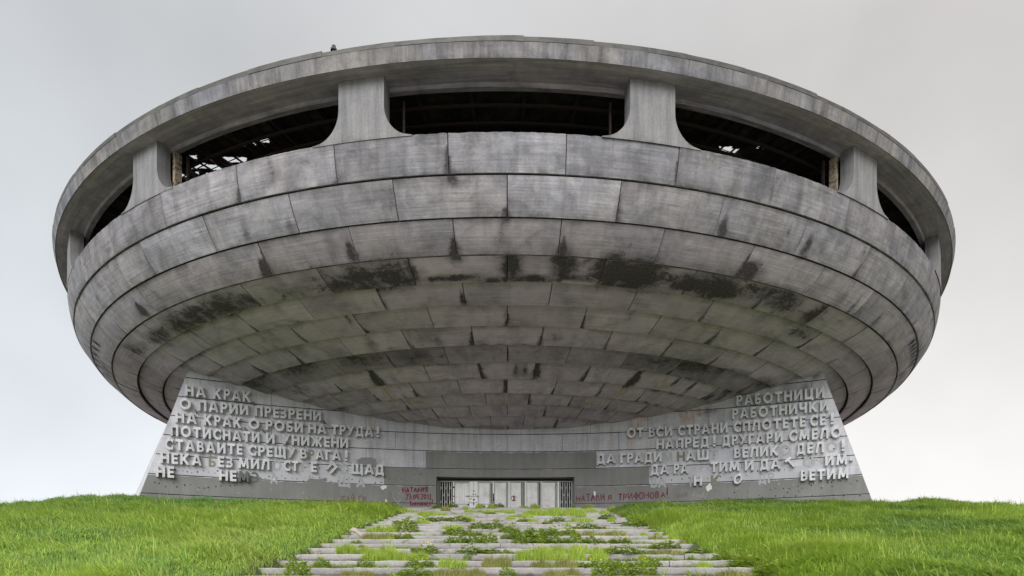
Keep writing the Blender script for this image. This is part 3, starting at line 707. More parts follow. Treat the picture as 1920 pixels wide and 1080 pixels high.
SHAPE = {
 'Н': (.80, _u(_v(h_), _v(.80 - h_), _h(.5, .1, .7))), 'П': (.80, _u(_v(h_), _v(.80 - h_), _h(1 - h_, .1, .7))),
 'А': (.94, _u(_sl(.12, .42), _sl(.82, .52), _box(.24, .29, .70, .29, .17))), 'К': (.84, _u(_v(h_), _cut(_box(.18, .40, .86, 1.16), z1=1), _cut(_box(.26, .62, .86, -.16), z0=0))),
 'Р': (.66, _u(_v(h_), _bowl(.1, .38, 1, .56))), 'О': (1.02, _ring(.51, .5, .51, .52)), 'И': (.84, _u(_v(h_), _v(.84 - h_), _cut(_box(.06, -.02, .78, 1.02, .20), x0=.0, x1=.84, z0=0, z1=1))),
 'З': (.64, _u(_cut(_bowl(.12, .42, 1, .48), x0=.05), _cut(_bowl(.12, 0, .58, .52), x0=.05), _box(.04, .905, .2, .905, .19), _box(.02, .095, .2, .095, .19))),
 'Е': (.60, _u(_v(h_), _h(1 - .1, .1, .60), _box(.1, .5, .55, .5, .19), _h(.1, .1, .60))), 'Б': (.66, _u(_v(h_), _box(.1, .905, .60, .905, .19), _bowl(.1, 0, .60, .56))), 'В': (.68, _u(_v(h_), _bowl(.1, .42, 1, .50), _bowl(.1, 0, .58, .58))),
 'Т': (.74, _u(_v(.37), _h(1 - h_, 0, .74))), 'У': (.84, _u(_sl(.20, .70), _cut(_box(.48, .40, .04, 1.20, .25), z1=1, z0=.36))), 'С': (.86, _cut(_ring(.51, .5, .51, .52), x1=.80)),
 'Ж': (1.16, _u(_v(.58), _cut(_box(.66, .40, 1.16, 1.14, .2), z1=1), _cut(_box(.66, .60, 1.16, -.14, .2), z0=0), _cut(_box(.50, .40, 0, 1.14, .2), z1=1), _cut(_box(.50, .60, 0, -.14, .2), z0=0))),
 'Щ': (1.14, _u(_v(h_), _v(.55), _v(1.10 - h_), _h(.1, .1, 1.0), _box(1.05, -.13, 1.05, .1, .18))), 'Ш': (1.10, _u(_v(h_), _v(.55), _v(1.10 - h_), _h(.1, .1, 1.0))), 'Ц': (.88, _u(_v(h_), _v(.80 - h_), _h(.1, .1, .75), _box(.79, -.13, .79, .1, .18))),
 'Г': (.60, _u(_v(h_), _h(1 - h_, .1, .60))), 'М': (1.04, _u(_sl(.11, .20), _sl(.93, .84), _cut(_box(.16, 1.10, .56, .02, .2), z1=1, z0=.12), _cut(_box(.88, 1.10, .48, .02, .2), z1=1, z0=.12))),
 'Л': (.86, _u(_v(.86 - h_), _h(1 - h_, .24, .8), _sl(.12, .34))), 'Ч': (.76, _u(_v(.76 - h_), _box(h_, .46, h_, 1), _box(.05, .45, .7, .45, .2))),
 'Д': (.86, _u(_box(.20, .0, .20, 1, .2), _box(.66, 0, .66, 1, .2), _h(1 - .1, .2, .7), _box(0, .1, .86, .1, .2), _box(.09, -.14, .09, .1, .18), _box(.77, -.14, .77, .1, .18))),
 '!': (.24, _u(_box(.12, .30, .12, 1.04, .24), _box(.12, 0, .12, .18, .24))), ',': (.26, _box(.10, .10, .24, -.16, .14)), '-': (.4, _box(0, .42, .4, .42, .2)),
}
def char_mesh(ch):
    """block letter: outline field cut on a fine lattice, extruded 0.27 m"""
    wd, f = SHAPE[ch]; D = .27; st = .035
    gx_ = np.arange(-.06, wd + .10, st); gz_ = np.arange(-.22, 1.12, st); X, Z = np.meshgrid(gx_, gz_); S = f(X, Z)
    mb = MB(); cache = {}
    def V(key, x, y, z):
        if key not in cache: cache[key] = mb.vert((x, y, z), (x, z))
        return cache[key]
    for i in range(len(gz_) - 1):
        for j in range(len(gx_) - 1):
            cs = [(i, j), (i, j + 1), (i + 1, j + 1), (i + 1, j)]
            if all(S[c] >= 0 for c in cs): continue
            poly, edge_flags = [], []
            for k in range(4):
                a, b = cs[k], cs[(k + 1) % 4]; sa_, sb_ = S[a], S[b]
                if sa_ < 0: poly.append((('c',) + a, gx_[a[1]], gz_[a[0]], False))
                if (sa_ < 0) != (sb_ < 0):
                    t = sa_ / (sa_ - sb_); key = ('e',) + tuple(sorted((a, b))); poly.append((key, lerp(gx_[a[1]], gx_[b[1]], t), lerp(gz_[a[0]], gz_[b[0]], t), sa_ < 0))
            if len(poly) < 3: continue
            fr = [V((p[0], 'f'), p[1], -D, p[2]) for p in poly]; mb.face(*fr)
            for k in range(len(poly)):     # side wall between an exit crossing and the following entry crossing
                p, q = poly[k], poly[(k + 1) % len(poly)]
                if p[3] and q[0][0] == 'e' and not q[3]:
                    mb.face(V((p[0], 'f'), 0, 0, 0), V((p[0], 'b'), p[1], 0, p[2]), V((q[0], 'b'), q[1], 0, q[2]), V((q[0], 'f'), 0, 0, 0))
    return mb.v, mb.f
GL = {}
def glyph(ch):
    """one letter of unit cap height, back face on y = 0, centred, and its width"""
    if ch not in GL:
        v, f = char_mesh(ch); v = np.array(v); v[:, 0] -= v[:, 0].min(); wdt = v[:, 0].max(); v[:, 0] -= wdt / 2; GL[ch] = (v, f, wdt)
    return GL[ch]
CAPH = .60
meshes = {}
def letter_obj(ch, mat, parent, name='letter'):
    key = (ch, mat.name)
    if key not in meshes:
        v, f, wd = glyph(ch); mb = MB()
        for p in v: mb.vert(p, (p[0] * .6 + ord(ch), p[2] * .6))
        mb.f = f; mb.m = [0] * len(f)
        o = mb.build(name, mat, parent); meshes[key] = o.data
        return o
    o = bpy.data.objects.new(name, meshes[key]); C.objects.link(o); o.parent = parent; return o
def place_letter(o, x, zb, sx, parent, tilt=0.0, sz=CAPH, out=.0):
    p = wall_pt(x, zb, out); loc = Vector(p) - Vector(parent.location)
    th = math.atan2(x, WRAD)      # wall tangent slopes
    rot = Matrix.Rotation(-th, 4, 'Z')
    m = Matrix.Translation(loc) @ rot
    if tilt: m = m @ Matrix.Translation((0, 0, sz / 2)) @ Matrix.Rotation(tilt, 4, 'Y') @ Matrix.Translation((0, 0, -sz / 2))
    o.matrix_local = m @ Matrix.Diagonal((sx, 1, sz, 1))
ROWZ = [9.69 - .7535 * k for k in range(7)]
def word(txt, r, px0, px1, ins, mat=None, tilt=0):
    mat = mat or M['letter']
    zb = ROWZ[r]
    dpy = {0: 745, 1: 770, 2: 793, 3: 818, 4: 845, 5: 870, 6: 895}[r]
    x0 = on_wall(px0, dpy)[0]; x1 = on_wall(px1, dpy)[0]
    ws = [glyph(c)[2] for c in txt]; gap = .075
    sx = (x1 - x0 - gap * (len(txt) - 1)) / sum(ws); x = x0
    if txt in '!,-': sx = min(sx, .62)
    for c, wd in zip(txt, ws):
        o = letter_obj(c, mat, ins); place_letter(o, x + wd * sx / 2, zb, sx, ins, tilt); x += wd * sx + gap
def mk_ins(name, label, px):
    x, z = on_wall(px, 930); e = empty(name, wall_pt(x, z)); tag(e, label, 'inscription'); return e
insL = mk_ins('inscription', 'seven rows of raised concrete letters on the wing left of the door, first row short', 480)
insR = mk_ins('inscription', 'raised concrete letters on the wing right of the door, rows ending at the slanted edge', 1420)
cl = lambda X: 240 + X / 3.6
cr = lambda X: 1060 + X / 3.2
for r, ws in enumerate(([('НА', 385, 528), ('КРАК', 575, 832)],
    [('О', 343, 430), ('ПАРИИ', 472, 815), ('ПРЕЗРЕНИ', 855, 1305)],
    [('НА', 318, 468), ('КРАК', 512, 768), ('О', 812, 890), ('РОБИ', 930, 1182), ('НА', 1215, 1340), ('ТРУДА', 1372, 1655), ('!', 1678, 1698)],
    [('ПОТИСНАТИ', 285, 890), ('И', 930, 992), ('УНИЖЕНИ', 1040, 1487)],
    [('СТАВАИТЕ', 247, 775), ('СРЕЩУ', 810, 1132), ('В', 1160, 1208), ('АГА', 1265, 1437), ('!', 1465, 1488)],
    [('НЕКА', 218, 500), ('ЕЗ', 605, 710), ('МИЛ', 745, 957), ('СТ', 1050, 1150), ('Е', 1235, 1275), ('ЩАД', 1508, 1728)],
    [('НЕ', 188, 315), ('НЕ', 615, 735)])):
    for t, a, b in ws: word(t, r, cl(a), cl(b), insL)
word('П', 5, cl(1348), cl(1402), insL, tilt=R_(42)); word('М', 6, cl(745), cl(820), insL, M['dark_letter'])
for r, a in ((0, 842), (1, 450), (1, 1315), (2, 785), (2, 905)): word(',', r, cl(a), cl(a + 18), insL, M['dark_letter'])
for r, ws in enumerate(([('РАБОТНИЦИ', 1025, 1555)], [('РАБОТНИЧКИ', 1000, 1580)],
    [('ОТ', 370, 468), ('ВСИ', 500, 642), ('СТРАНИ', 675, 975), ('СПЛОТЕТЕ', 1008, 1442), ('СЕ', 1465, 1562), ('!', 1590, 1618)],
    [('НАПРЕД', 545, 862), ('!', 885, 905), ('ДРУГАРИ', 940, 1305), ('СМЕЛО', 1340, 1658)],
    [('ДА', 188, 302), ('ГРАДИ', 330, 578), ('АШ', 722, 862), ('ВЕЛИК', 1012, 1280), ('ДЕЛ', 1385, 1552), ('!', 1655, 1678)],
    [('ДА', 510, 622), ('РА', 650, 738), ('ТИМ', 870, 1045), ('И', 1075, 1130), ('ДА', 1165, 1292), ('ИМ', 1555, 1692), ('-', 1703, 1726)],
    [('Н', 770, 820), ('ВЕТИМ', 1410, 1700)])):
    for t, a, b in ws: word(t, r, cr(a), cr(b), insR)
word('Т', 5, cr(1328), cr(1375), insR, tilt=R_(-38)); word('О', 6, cr(1010), cr(1062), insR, tilt=R_(25))
# flat marks where letters used to be
def ghost(ch, r, px0, px1, mat, side=0):
    dpy = {4: 845, 5: 870, 6: 895}[r]; x0 = on_wall(px0, dpy)[0]; x1 = on_wall(px1, dpy)[0]
    v, f, wd = glyph(ch); sx = (x1 - x0) / wd; ymin = v[:, 1].min(); mb = PB(); xc = (x0 + x1) / 2; mp = {}
    for poly in f:
        if all(abs(v[i][1] - ymin) < 1e-4 for i in poly):
            for i in poly:
                if i not in mp: mp[i] = mb.vert(wall_pt(xc + v[i][0] * sx, ROWZ[r] + v[i][2] * CAPH, .0115), (xc + v[i][0], v[i][2]))
            mb.face(*[mp[i] for i in poly])
    mb.build('letter_mark', mat, wall)
for ch, r, a, b, m in (('Р', 4, 1218, 1258, 'ghost_olive'), ('Б', 5, 545, 592, 'ghost_olive'), ('О', 5, 978, 1035, 'ghost'), ('Р', 5, 1170, 1222, 'ghost'), ('О', 5, 1425, 1492, 'ghost'), ('З', 6, 835, 885, 'dark_letter'), ('А', 6, 960, 1010, 'ghost'), ('Щ', 6, 1420, 1500, 'ghost'), ('А', 6, 1540, 1600, 'ghost')):
    ghost(ch, r, cl(a), cl(b), M[m])
for ch, r, a, b, m in (('М', 4, 582, 645, 'ghost'), ('Н', 4, 668, 718, 'ghost_olive'), ('Т', 4, 868, 912, 'ghost'), ('О', 4, 1285, 1350, 'ghost'), ('О', 4, 1562, 1632, 'ghost'), ('О', 5, 1422, 1500, 'ghost'), ('В', 6, 512, 552, 'ghost'), ('А', 6, 555, 605, 'ghost'), ('Т', 6, 735, 768, 'ghost'), ('К', 6, 872, 932, 'ghost_olive'), ('Д', 6, 1160, 1205, 'ghost'), ('Р', 6, 1215, 1255, 'ghost')):
    ghost(ch, r, cr(a), cr(b), M[m])

# ------------------------------------------------------------------ graffiti: hand-drawn strokes on the wall
def arcp(cx, cy, rx, ry, a0, a1, n=8): return [(cx + rx * math.cos(R_(a)), cy + ry * math.sin(R_(a))) for a in np.linspace(a0, a1, n)]
SF = {'Н': [[(0, 1), (.02, 0)], [(.6, 1), (.58, 0)], [(0, .5), (.6, .52)]], 'А': [[(0, 0), (.3, 1), (.6, 0)], [(.12, .38), (.48, .36)]], 'Т': [[(0, 1), (.65, 1.02)], [(.33, 1), (.32, 0)]],
      'Л': [[(0, 0), (.3, 1), (.6, 0)]], 'И': [[(0, 1), (0, 0), (.55, 1), (.56, 0)]], 'Я': [[(.55, 1), (.55, 0)], arcp(.5, .74, .4, .26, 80, 275), [(.4, .45), (.02, 0)]],
      'Р': [[(0, 0), (.02, 1)], arcp(.05, .72, .45, .28, 90, -90)], 'Ф': [[(.35, 1.2), (.33, -.15)], arcp(.34, .55, .34, .3, 0, 360, 14)], 'О': [arcp(.3, .5, .3, .48, 0, 360, 14)],
      'В': [[(0, 0), (0, 1)], arcp(.05, .76, .35, .24, 90, -90), arcp(.05, .26, .45, .26, 90, -90)], '!': [[(.12, 1.5), (.1, .3)], [(.08, .08), (.12, 0)]], '.': [[(0, .05), (.08, 0)]], ' ': [],
      'Б': [[(.5, 1), (0, 1), (0, 0)], arcp(.05, .28, .45, .28, 90, -90)], 'Й': [[(0, 1), (0, 0), (.55, 1), (.56, 0)], [(.15, 1.25), (.3, 1.15), (.45, 1.28)]], 'С': [arcp(.35, .5, .35, .5, 50, 310, 12)],
      '2': [arcp(.28, .72, .28, .28, 160, -30) + [(0, 0), (.6, .02)]], '3': [arcp(.25, .75, .28, .25, 140, -90) + arcp(.25, .25, .32, .26, 90, -140)], '0': [arcp(.28, .5, .26, .48, 0, 360, 14)],
      '4': [[(.1, 1), (.05, .45), (.6, .45)], [(.5, 1), (.48, 0)]], '1': [[(0, .75), (.25, 1), (.25, 0)]],
      'г': [[(0, .8), (.1, .9), (.5, .9)], [(.25, .9), (.2, 0)]], 'о': [arcp(.25, .35, .25, .33, 0, 360, 12)], 'т': [[(0, .7), (.55, .7)], [(.27, .7), (.27, 0)]], 'н': [[(0, .7), (0, 0)], [(.45, .7), (.45, 0)], [(0, .35), (.45, .36)]], 'с': [arcp(.28, .35, .28, .35, 50, 310, 10)], 'р': [[(0, .7), (0, -.25)], arcp(.03, .42, .38, .28, 90, -90)]}
def ribbon(mb, line, wdt, place):
    L = [np.array(p) for p in line]; a, b = [], []
    for i, p in enumerate(L):
        t = L[min(i + 1, len(L) - 1)] - L[max(i - 1, 0)]; n = np.array((-t[1], t[0])); n = n / (np.linalg.norm(n) + 1e-9)
        ww = wdt * random.uniform(.5, 1.35); a.append(p + n * ww); b.append(p - n * ww)
    mb.grid([[place(q) for q in a], [place(q) for q in b]], [[tuple(q) for q in a], [tuple(q) for q in b]])
def scrawl(txt, px0, py0, px1, py1, hpx, mat, wdt=.028, name='graffiti'):
    """baseline from (px0,py0) to (px1,py1) in the photo"""
    mb = PB(); x0, z0 = on_wall(px0, py0); x1, z1 = on_wall(px1, py1); h = hpx * 37 / F_PX
    tot = sum(.42 if c in '!. 1' else .82 for c in txt); k = (x1 - x0) / (tot * h) * h; x = 0; c_i = 0
    layer = [0]
    for c in txt:
        adv = .42 if c in '!. 1' else .82
        hh = h * random.uniform(.88, 1.1); sl = random.uniform(-.06, .06); dz = random.uniform(-.04, .04) * h
        for st in SF[c]:
            layer[0] += 1
            def pl(q, x=x, o=.0105 + .0006 * (layer[0] % 5)):
                X = x0 + q[0]; t = (X - x0) / (x1 - x0); return wall_pt(X, z0 + (z1 - z0) * t + q[1], o)
            dense = []
            for i in range(len(st) - 1):
                for f in np.linspace(0, 1, 4)[:-1]: dense.append((lerp(st[i][0], st[i + 1][0], f), lerp(st[i][1], st[i + 1][1], f)))
            dense.append(st[-1])
            line = [((x + (u + sl * v) * .95) * k + random.uniform(-.014, .014), v * hh + dz + random.uniform(-.014, .014)) for u, v in dense]
            ribbon(mb, line, wdt, pl)
        x += adv
    return mb.build(name, mat, wall)
scrawl('НАТАЛИЯ', 755, 924, 804, 922, 9.5, M['graffiti'], .038); scrawl('23.04.2013.', 761, 936, 812, 936, 9, M['graffiti'], .032); scrawl('Тротоност!', 768, 948, 812, 948, 8, M['graffiti'], .034)
scrawl('НАТАЛИ', 1081, 941, 1136, 938, 11.5, M['graffiti'], .03); scrawl('Я', 1139, 938, 1150, 937, 9, M['graffiti'], .03)
scrawl('ТРИФОНОВА!', 1159, 938, 1255, 932, 11.5, M['graffiti'], .032)
scrawl('БАЙ СР', 641, 942, 690, 941, 11, M['graffiti'], .02); scrawl('ИЛИ', 1269, 934, 1290, 932, 9, M['graffiti_tan'], .022)
mb = PB(); hx, hz = on_wall(746, 944)
ht = [(.0, 0), (-.28, .42), (-.30, .66), (-.18, .74), (-.04, .58), (.03, .56), (.16, .74), (.30, .66), (.27, .42), (.01, .02)]
ribbon(mb, ht, .014, lambda q: wall_pt(hx + q[0], hz + q[1], .012)); ribbon(mb, [(-.2, .55), (.05, .35), (.2, .6)], .01, lambda q: wall_pt(hx + q[0], hz + q[1], .013)); mb.build('heart_drawing', M['chalk'], wall)
mb = PB()
for k in range(14):
    x, z = on_wall(1300 + random.uniform(0, 32), 928 + random.uniform(-5, 6)); ribbon(mb, [(0, 0), (random.uniform(-.1, .1), .15)], .012, lambda q: wall_pt(x + q[0], z + q[1], .011))
mb.build('chalk_scrawl', M['chalk'], wall)

# ------------------------------------------------------------------ entrance gate in the recess
gate_y = wall_y(0) + .55
def gx(px):     # photo column -> x on the gate plane
    d = ray(px, 930); return d[0] * (gate_y + DIST) / d[1]
G0, G1 = 3.72, 5.80
gx5 = lambda X: gx(720 + X / 5.053)
mb = PB()
mb.box((gx5(508), gate_y - .04, G1 - .06), (gx5(1795), gate_y + .04, G1)); mb.box((gx5(508), gate_y - .04, G0), (gx5(1795), gate_y + .04, G0 + .05))
for X in (512, 1793): mb.box((gx5(X) - .035, gate_y - .045, G0 + .05), (gx5(X) + .035, gate_y + .045, G1 - .06))
gate = mb.build('entrance_gate', M['gate_bar'])
def gpart(name, mb, mat): return mb.build(name, mat, gate)
for X, wd in ((661, 14), (1038, 13), (1186, 14), (1341, 14), (1497, 13), (1653, 16)):
    mb = PB(); mb.box((gx5(X - wd / 2), gate_y - .065, G0 + .05), (gx5(X + wd / 2), gate_y + .06, G1 - .06)); gpart('gate_post', mb, M['gate_post'])
for i, (a, b) in enumerate(((674, 806), (893, 1002), (1048, 1158), (1196, 1300), (1350, 1456), (1506, 1622))):
    mb = PB(); x0, x1 = gx5(a), gx5(b); n = 9
    for k in range(n):      # folded sheet: shallow vertical ribs
        u0, u1 = lerp(x0, x1, k / n), lerp(x0, x1, (k + 1) / n)
        mb.box((u0 + .006, gate_y + .0, G0 + .12), (u1 - .006, gate_y + .02 + (.012 if k % 2 else 0), G1 - .12))
    mb.box((x0, gate_y + .034, G0 + .10), (x1, gate_y + .05, G1 - .10))
    o = gpart('door_panel', mb, M['gate_white'])
mb = PB(); mb.box((gx5(809), gate_y - .075, G0 + .06), (gx5(848), gate_y + .03, G1 - .065)); mb.box((gx5(850), gate_y - .075, G0 + .06), (gx5(890), gate_y + .03, G1 - .065)); gpart('lock_plate', mb, M['gate_post'])
mb = PB()
def rdot(X, Y, r):
    x, z = gx5(X), (CY - (840 + Y / 5.053)) / F_PX * (gate_y - .08 + DIST); c = mb.vert((x, gate_y - .079, z)); n = 10
    ids = [mb.vert((x + r * math.cos(a) * random.uniform(.8, 1.2), gate_y - .079, z + r * math.sin(a) * random.uniform(.8, 1.3))) for a in np.linspace(0, 2 * math.pi, n + 1)[:-1]]
    for k in range(n): mb.face(c, ids[k], ids[(k + 1) % n])
for X, Y, r in ((850, 408, .045), (845, 440, .045), (866, 440, .035), (852, 490, .06), (850, 530, .05), (850, 520, .03), (824, 482, .04), (800, 457, .05), (886, 457, .055), (800, 536, .05), (896, 540, .06), (1037, 440, .05), (1037, 470, .05), (1037, 500, .055), (1037, 520, .05), (1036, 455, .045), (1038, 485, .05), (660, 372, .05), (662, 458, .04), (660, 520, .035)): rdot(X, Y, r)
gpart('rust_marks', mb, M['rust_spot'])
mb = PB(); zc = lambda Y: (CY - (840 + Y / 5.053)) / F_PX * (gate_y + DIST)
for Y, a, b in ((458, 770, 900), (518, 800, 895)): mb.box((gx5(a), gate_y - .125, zc(Y) - .02), (gx5(b), gate_y - .085, zc(Y) + .02))
for Y, a, b in ((532, 668, 806), (532, 895, 1030), (330, 668, 806), (330, 895, 1030)): mb.box((gx5(a), gate_y - .05, zc(Y) - .022), (gx5(b), gate_y - .008, zc(Y) + .022))
gpart('lock_bar', mb, M['gate_bar'])
def grille(X0, X1, n, rings, back=0):
    mb = PB(); x0, x1 = gx5(X0), gx5(X1)
    for k in range(n):
        x = lerp(x0, x1, (k + .5) / n); mb.box((x - .022, gate_y - .03 - back, G0 + .06), (x + .022, gate_y - .005 - back, G1 - .065))
    if rings:
        for r_, Y in enumerate((380, 445, 512)):
            for k in range(n - 1):
                if (k + r_) % 2 == 0:
                    x = lerp(x0, x1, (k + 1) / n); z = zc(Y); s, t = .065, .025
                    for (a, b, c, d) in ((-s, -s, s, -s + t), (-s, s - t, s, s), (-s, -s + t, -s + t, s - t), (s - t, -s + t, s, s - t)):
                        mb.box((x + a, gate_y - .05, z + b), (x + c, gate_y - .032, z + d))
    return gpart('grille', mb, M['gate_bar'])
grille(520, 654, 6, True); grille(1662, 1788, 6, True); grille(1004, 1032, 2, False); grille(1160, 1180, 2, False); grille(1302, 1334, 2, False); grille(1458, 1490, 2, False); grille(1624, 1645, 2, True)
for a, b in ((674, 806), (893, 1002), (1048, 1158), (1196, 1300), (1350, 1456), (1506, 1622)):
    mb = PB(); x0, x1 = gx5(a), gx5(b); n = 7
    for k in range(n):
        x = lerp(x0, x1, (k + .5) / n); mb.box((x - .012, gate_y - .03, G0 + .06), (x + .012, gate_y - .012, G1 - .065))
    gpart('bar_row', mb, M['gate_white'])
mb = PB(); z0 = zc(478); x0 = gx5(1226); py = gate_y - .034
ribbon(mb, arcp(0, 0, .15, .16, 20, 330, 16), .018, lambda q: (x0 + q[0], py, z0 + q[1])); ribbon(mb, [(.06 + a * .0 + b[0], b[1]) for a in (0,) for b in arcp(-.07, .05, .07, .05, 140, -90) + arcp(-.07, -.05, .08, .06, 90, -140)], .022, lambda q: (x0 + q[0], py - .002, z0 + q[1]))
ribbon(mb, [(.0, .1), (.01, -.1)], .02, lambda q: (x0 + .02 + q[0], py - .004, z0 + q[1])); gpart('painted_numeral', mb, M['graffiti'])

# ------------------------------------------------------------------ terrain
NSTEP, RISE, TREAD, D0, Z0S, HALF = 22, .183, 1.075, 11.925, -.056, 5.65
def zs(d): return .1705 * (d - 13.0) + .03
def stair_z(d):
    k = math.floor((d - D0) / TREAD); return Z0S + RISE * min(k, NSTEP - 1)
def ground(x, d):
    """terrain height; x, d numpy arrays, d = distance in front of the camera's plane"""
    x = np.asarray(x, float); d = np.asarray(d, float)
    base = np.minimum(zs(d), 3.24 + 0 * d)
    base = np.where(d > 33.5, 3.24 - .012 * (d - 33.5), base)
    k = np.clip((d - 31.5) / 4, 0, 1); base = np.where((d > 31.5) & (d < 35.5), (zs(31.5) * (1 - k) + 3.24 * k) * .5 + base * .5, base)
    bank = .10 + .30 * sst(HALF - .5, HALF + 1.0, np.abs(x)) + .12 * sst(7, 14, np.abs(x))
    und = .05 * np.sin(x * 2.9 + 1.7 * np.sin(d * .8)) * np.sin(d * 2.3 + x * 1.1) + .15 * np.sin(x * .55 + 1.3 * np.sin(d * .21)) * np.sin(d * .37 + x * .11) + .07 * np.sin(x * 1.7 + d * .9) * np.sin(d * 1.3 - x * .6)
    und = und * sst(HALF, HALF + 2, np.abs(x))
    hum = .26 * np.exp(-((x + 20.6) / 2.6) ** 2 - ((d - 31.0) / 1.8) ** 2) + .08 * np.exp(-((x - 22) / 3.0) ** 2 - ((d - 32) / 2.5) ** 2)
    fall = -.055 * np.clip(np.abs(x) - 22.5, 0, None) ** 1.25 * np.where(x > 0, 2.0, .4) - .0016 * np.clip(d - 38, 0, None) ** 1.6 * 4
    step_cut = -.45 * (1 - sst(HALF - .55, HALF - .25, np.abs(x))) * ((d > 10) & (d < 37))
    z = base + bank + und + hum + fall + step_cut
    return np.maximum(z, -90 + 0 * z)
# one sheet: fine near, coarse to the horizon
xs = np.unique(np.concatenate([np.linspace(-40, 40, 200), np.array([-1500, -900, -500, -300, -180, -110, -75, -55, 55, 75, 110, 180, 300, 500, 900, 1500]), np.array([-5.9, -5.65, -5.4, 5.4, 5.65, 5.9])]))
ds = np.unique(np.concatenate([np.linspace(-6, 60, 170), np.array([-1200, -600, -300, -150, -80, -40, -20, 75, 95, 130, 190, 300, 500, 900, 1500])]))
XX, DD = np.meshgrid(xs, ds); ZG = ground(XX, np.maximum(DD, -400))
mb = MB(); mb.grid([[(XX[i, j], DD[i, j] - DIST, ZG[i, j]) for j in range(len(xs))] for i in range(len(ds))])
tag(mb.build('ground', M['soil'], smooth=True), kind='structure')

# ------------------------------------------------------------------ stairs: each step a course of granite blocks
stair = empty('stone_stairway', (0, D0 - DIST, 0)); tag(stair, 'wide shallow granite stairway overgrown with weeds climbing to the gate', 'stairs')
for k in range(NSTEP):
    mb = PB(); d0 = D0 + k * TREAD; zt = Z0S + k * RISE; x = -HALF - random.uniform(.0, .5); end = HALF + random.uniform(.0, .5)
    dend = d0 + TREAD + .04 if k < NSTEP - 1 else DIST + WY0 + .7
    while x < end:
        ln = min(random.uniform(1.4, 3.2), end - x)
        if end - (x + ln) < .5: ln = end - x
        dz = random.uniform(-.012, .010); dy = random.uniform(-.02, .02); tl = random.uniform(-.008, .008); bv = .018; L_, R2 = x + .006, x + ln - .006
        prof_ = [(d0 + dy, zt - RISE - .25), (d0 + dy, zt - RISE + .012), (d0 + dy, zt - RISE + .075), (d0 + dy, zt + dz - bv), (d0 + dy + bv * .4, zt + dz - bv * .3), (d0 + dy + bv, zt + dz), (dend, zt + dz)]
        n = max(3, int(ln / .12)); rows = []
        for (dd, z) in prof_:
            rows.append([(lerp(L_, R2, j / n), dd - DIST + (0 if dd == dend else .010 * mnoise.noise((lerp(L_, R2, j / n) * 4, k, 1))), z + tl * (j / n - .5) - (abs(mnoise.noise((lerp(L_, R2, j / n) * 3.1, k * 2.2, 4))) * .022 if z > zt - .05 and dd < d0 + .1 else 0)) for j in range(n + 1)])
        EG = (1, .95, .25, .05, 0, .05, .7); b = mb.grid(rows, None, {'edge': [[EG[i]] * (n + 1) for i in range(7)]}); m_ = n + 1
        for j in (0, n):
            lo = mb.vert((rows[0][j][0], rows[-1][j][1], rows[0][j][2])); ids = [b + i * m_ + j for i in range(7)] + [lo]; mb.face(*(ids if j else ids[::-1]))
        x += ln
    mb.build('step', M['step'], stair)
for ch in stair.children: ch.matrix_parent_inverse = Matrix.Translation(-Vector(stair.location))

# ------------------------------------------------------------------ meadow grass
def grid_noise(x, y, s, seed):
    r = np.random.default_rng(seed); T = r.random((256, 256)); u, v = x / s, y / s; i, j = np.floor(u).astype(int), np.floor(v).astype(int); a, b = u - i, v - j
    a = a * a * (3 - 2 * a); b = b * b * (3 - 2 * b); i &= 255; j &= 255; i1 = (i + 1) & 255; j1 = (j + 1) & 255
    return (T[i, j] * (1 - a) + T[i1, j] * a) * (1 - b) + (T[i, j1] * (1 - a) + T[i1, j1] * a) * b
def blades_mesh(name, x, d, z, length, width, ang, lean, tint, mat, side=None):
    n = len(x); ca, sa = np.cos(ang), np.sin(ang); wa = ang + np.pi / 2 + rng.normal(0, .5, n); wx, wy = np.cos(wa) * width, np.sin(wa) * width
    V = np.zeros((n, 5, 3), np.float32)
    for k, (t, wk) in enumerate(((0, 1), (.55, .75), (1, 0))):
        up = length * (t - lean * .45 * t * t); out = length * lean * t ** 1.6
        px, py, pz = x + ca * out, d - DIST + sa * out, z + up
        if k < 2:
            V[:, 2 * k] = np.stack([px - wx * wk, py - wy * wk, pz], 1); V[:, 2 * k + 1] = np.stack([px + wx * wk, py + wy * wk, pz], 1)
        else: V[:, 4] = np.stack([px, py, pz], 1)
    me = bpy.data.meshes.new(name); me.vertices.add(n * 5); me.vertices.foreach_set('co', V.ravel())
    b = (np.arange(n) * 5)[:, None]; loops = np.concatenate([b + np.array([[0, 1, 3, 2]]), b + np.array([[2, 3, 4]])], 1).ravel().astype(np.int32)
    me.loops.add(len(loops)); me.loops.foreach_set('vertex_index', loops); me.polygons.add(2 * n)
    st = (np.arange(n) * 7)[:, None] + np.array([[0, 4]]); me.polygons.foreach_set('loop_start', st.ravel().astype(np.int32))
    me.update(calc_edges=True)
    for nm, vals in (('tint', np.repeat(tint, 5)), ('h', np.tile(np.array([0, 0, .55, .55, 1.0]), n))):
        a = me.attributes.new(nm, 'FLOAT', 'POINT'); a.data.foreach_set('value', vals.astype(np.float32))
    me.materials.append(mat); o = bpy.data.objects.new(name, me); C.objects.link(o); return o
NT, PER = 112000, 7          # tussocks, blades in each
d = 9.0 + 31.0 * rng.random(NT) ** 1.2; x = (rng.random(NT) * 2 - 1) * np.minimum(d * .90 + 2.0, 34)
hgt = np.repeat(rng.gamma(5.0, .2, NT), PER); fan = np.repeat(rng.random(NT) * 6.283, PER); ttint = np.repeat(rng.normal(0, .13, NT), PER); tdry = np.repeat(rng.random(NT) < .035, PER)
x = np.repeat(x, PER) + rng.normal(0, .075, NT * PER); d = np.repeat(d, PER) + rng.normal(0, .075, NT * PER)
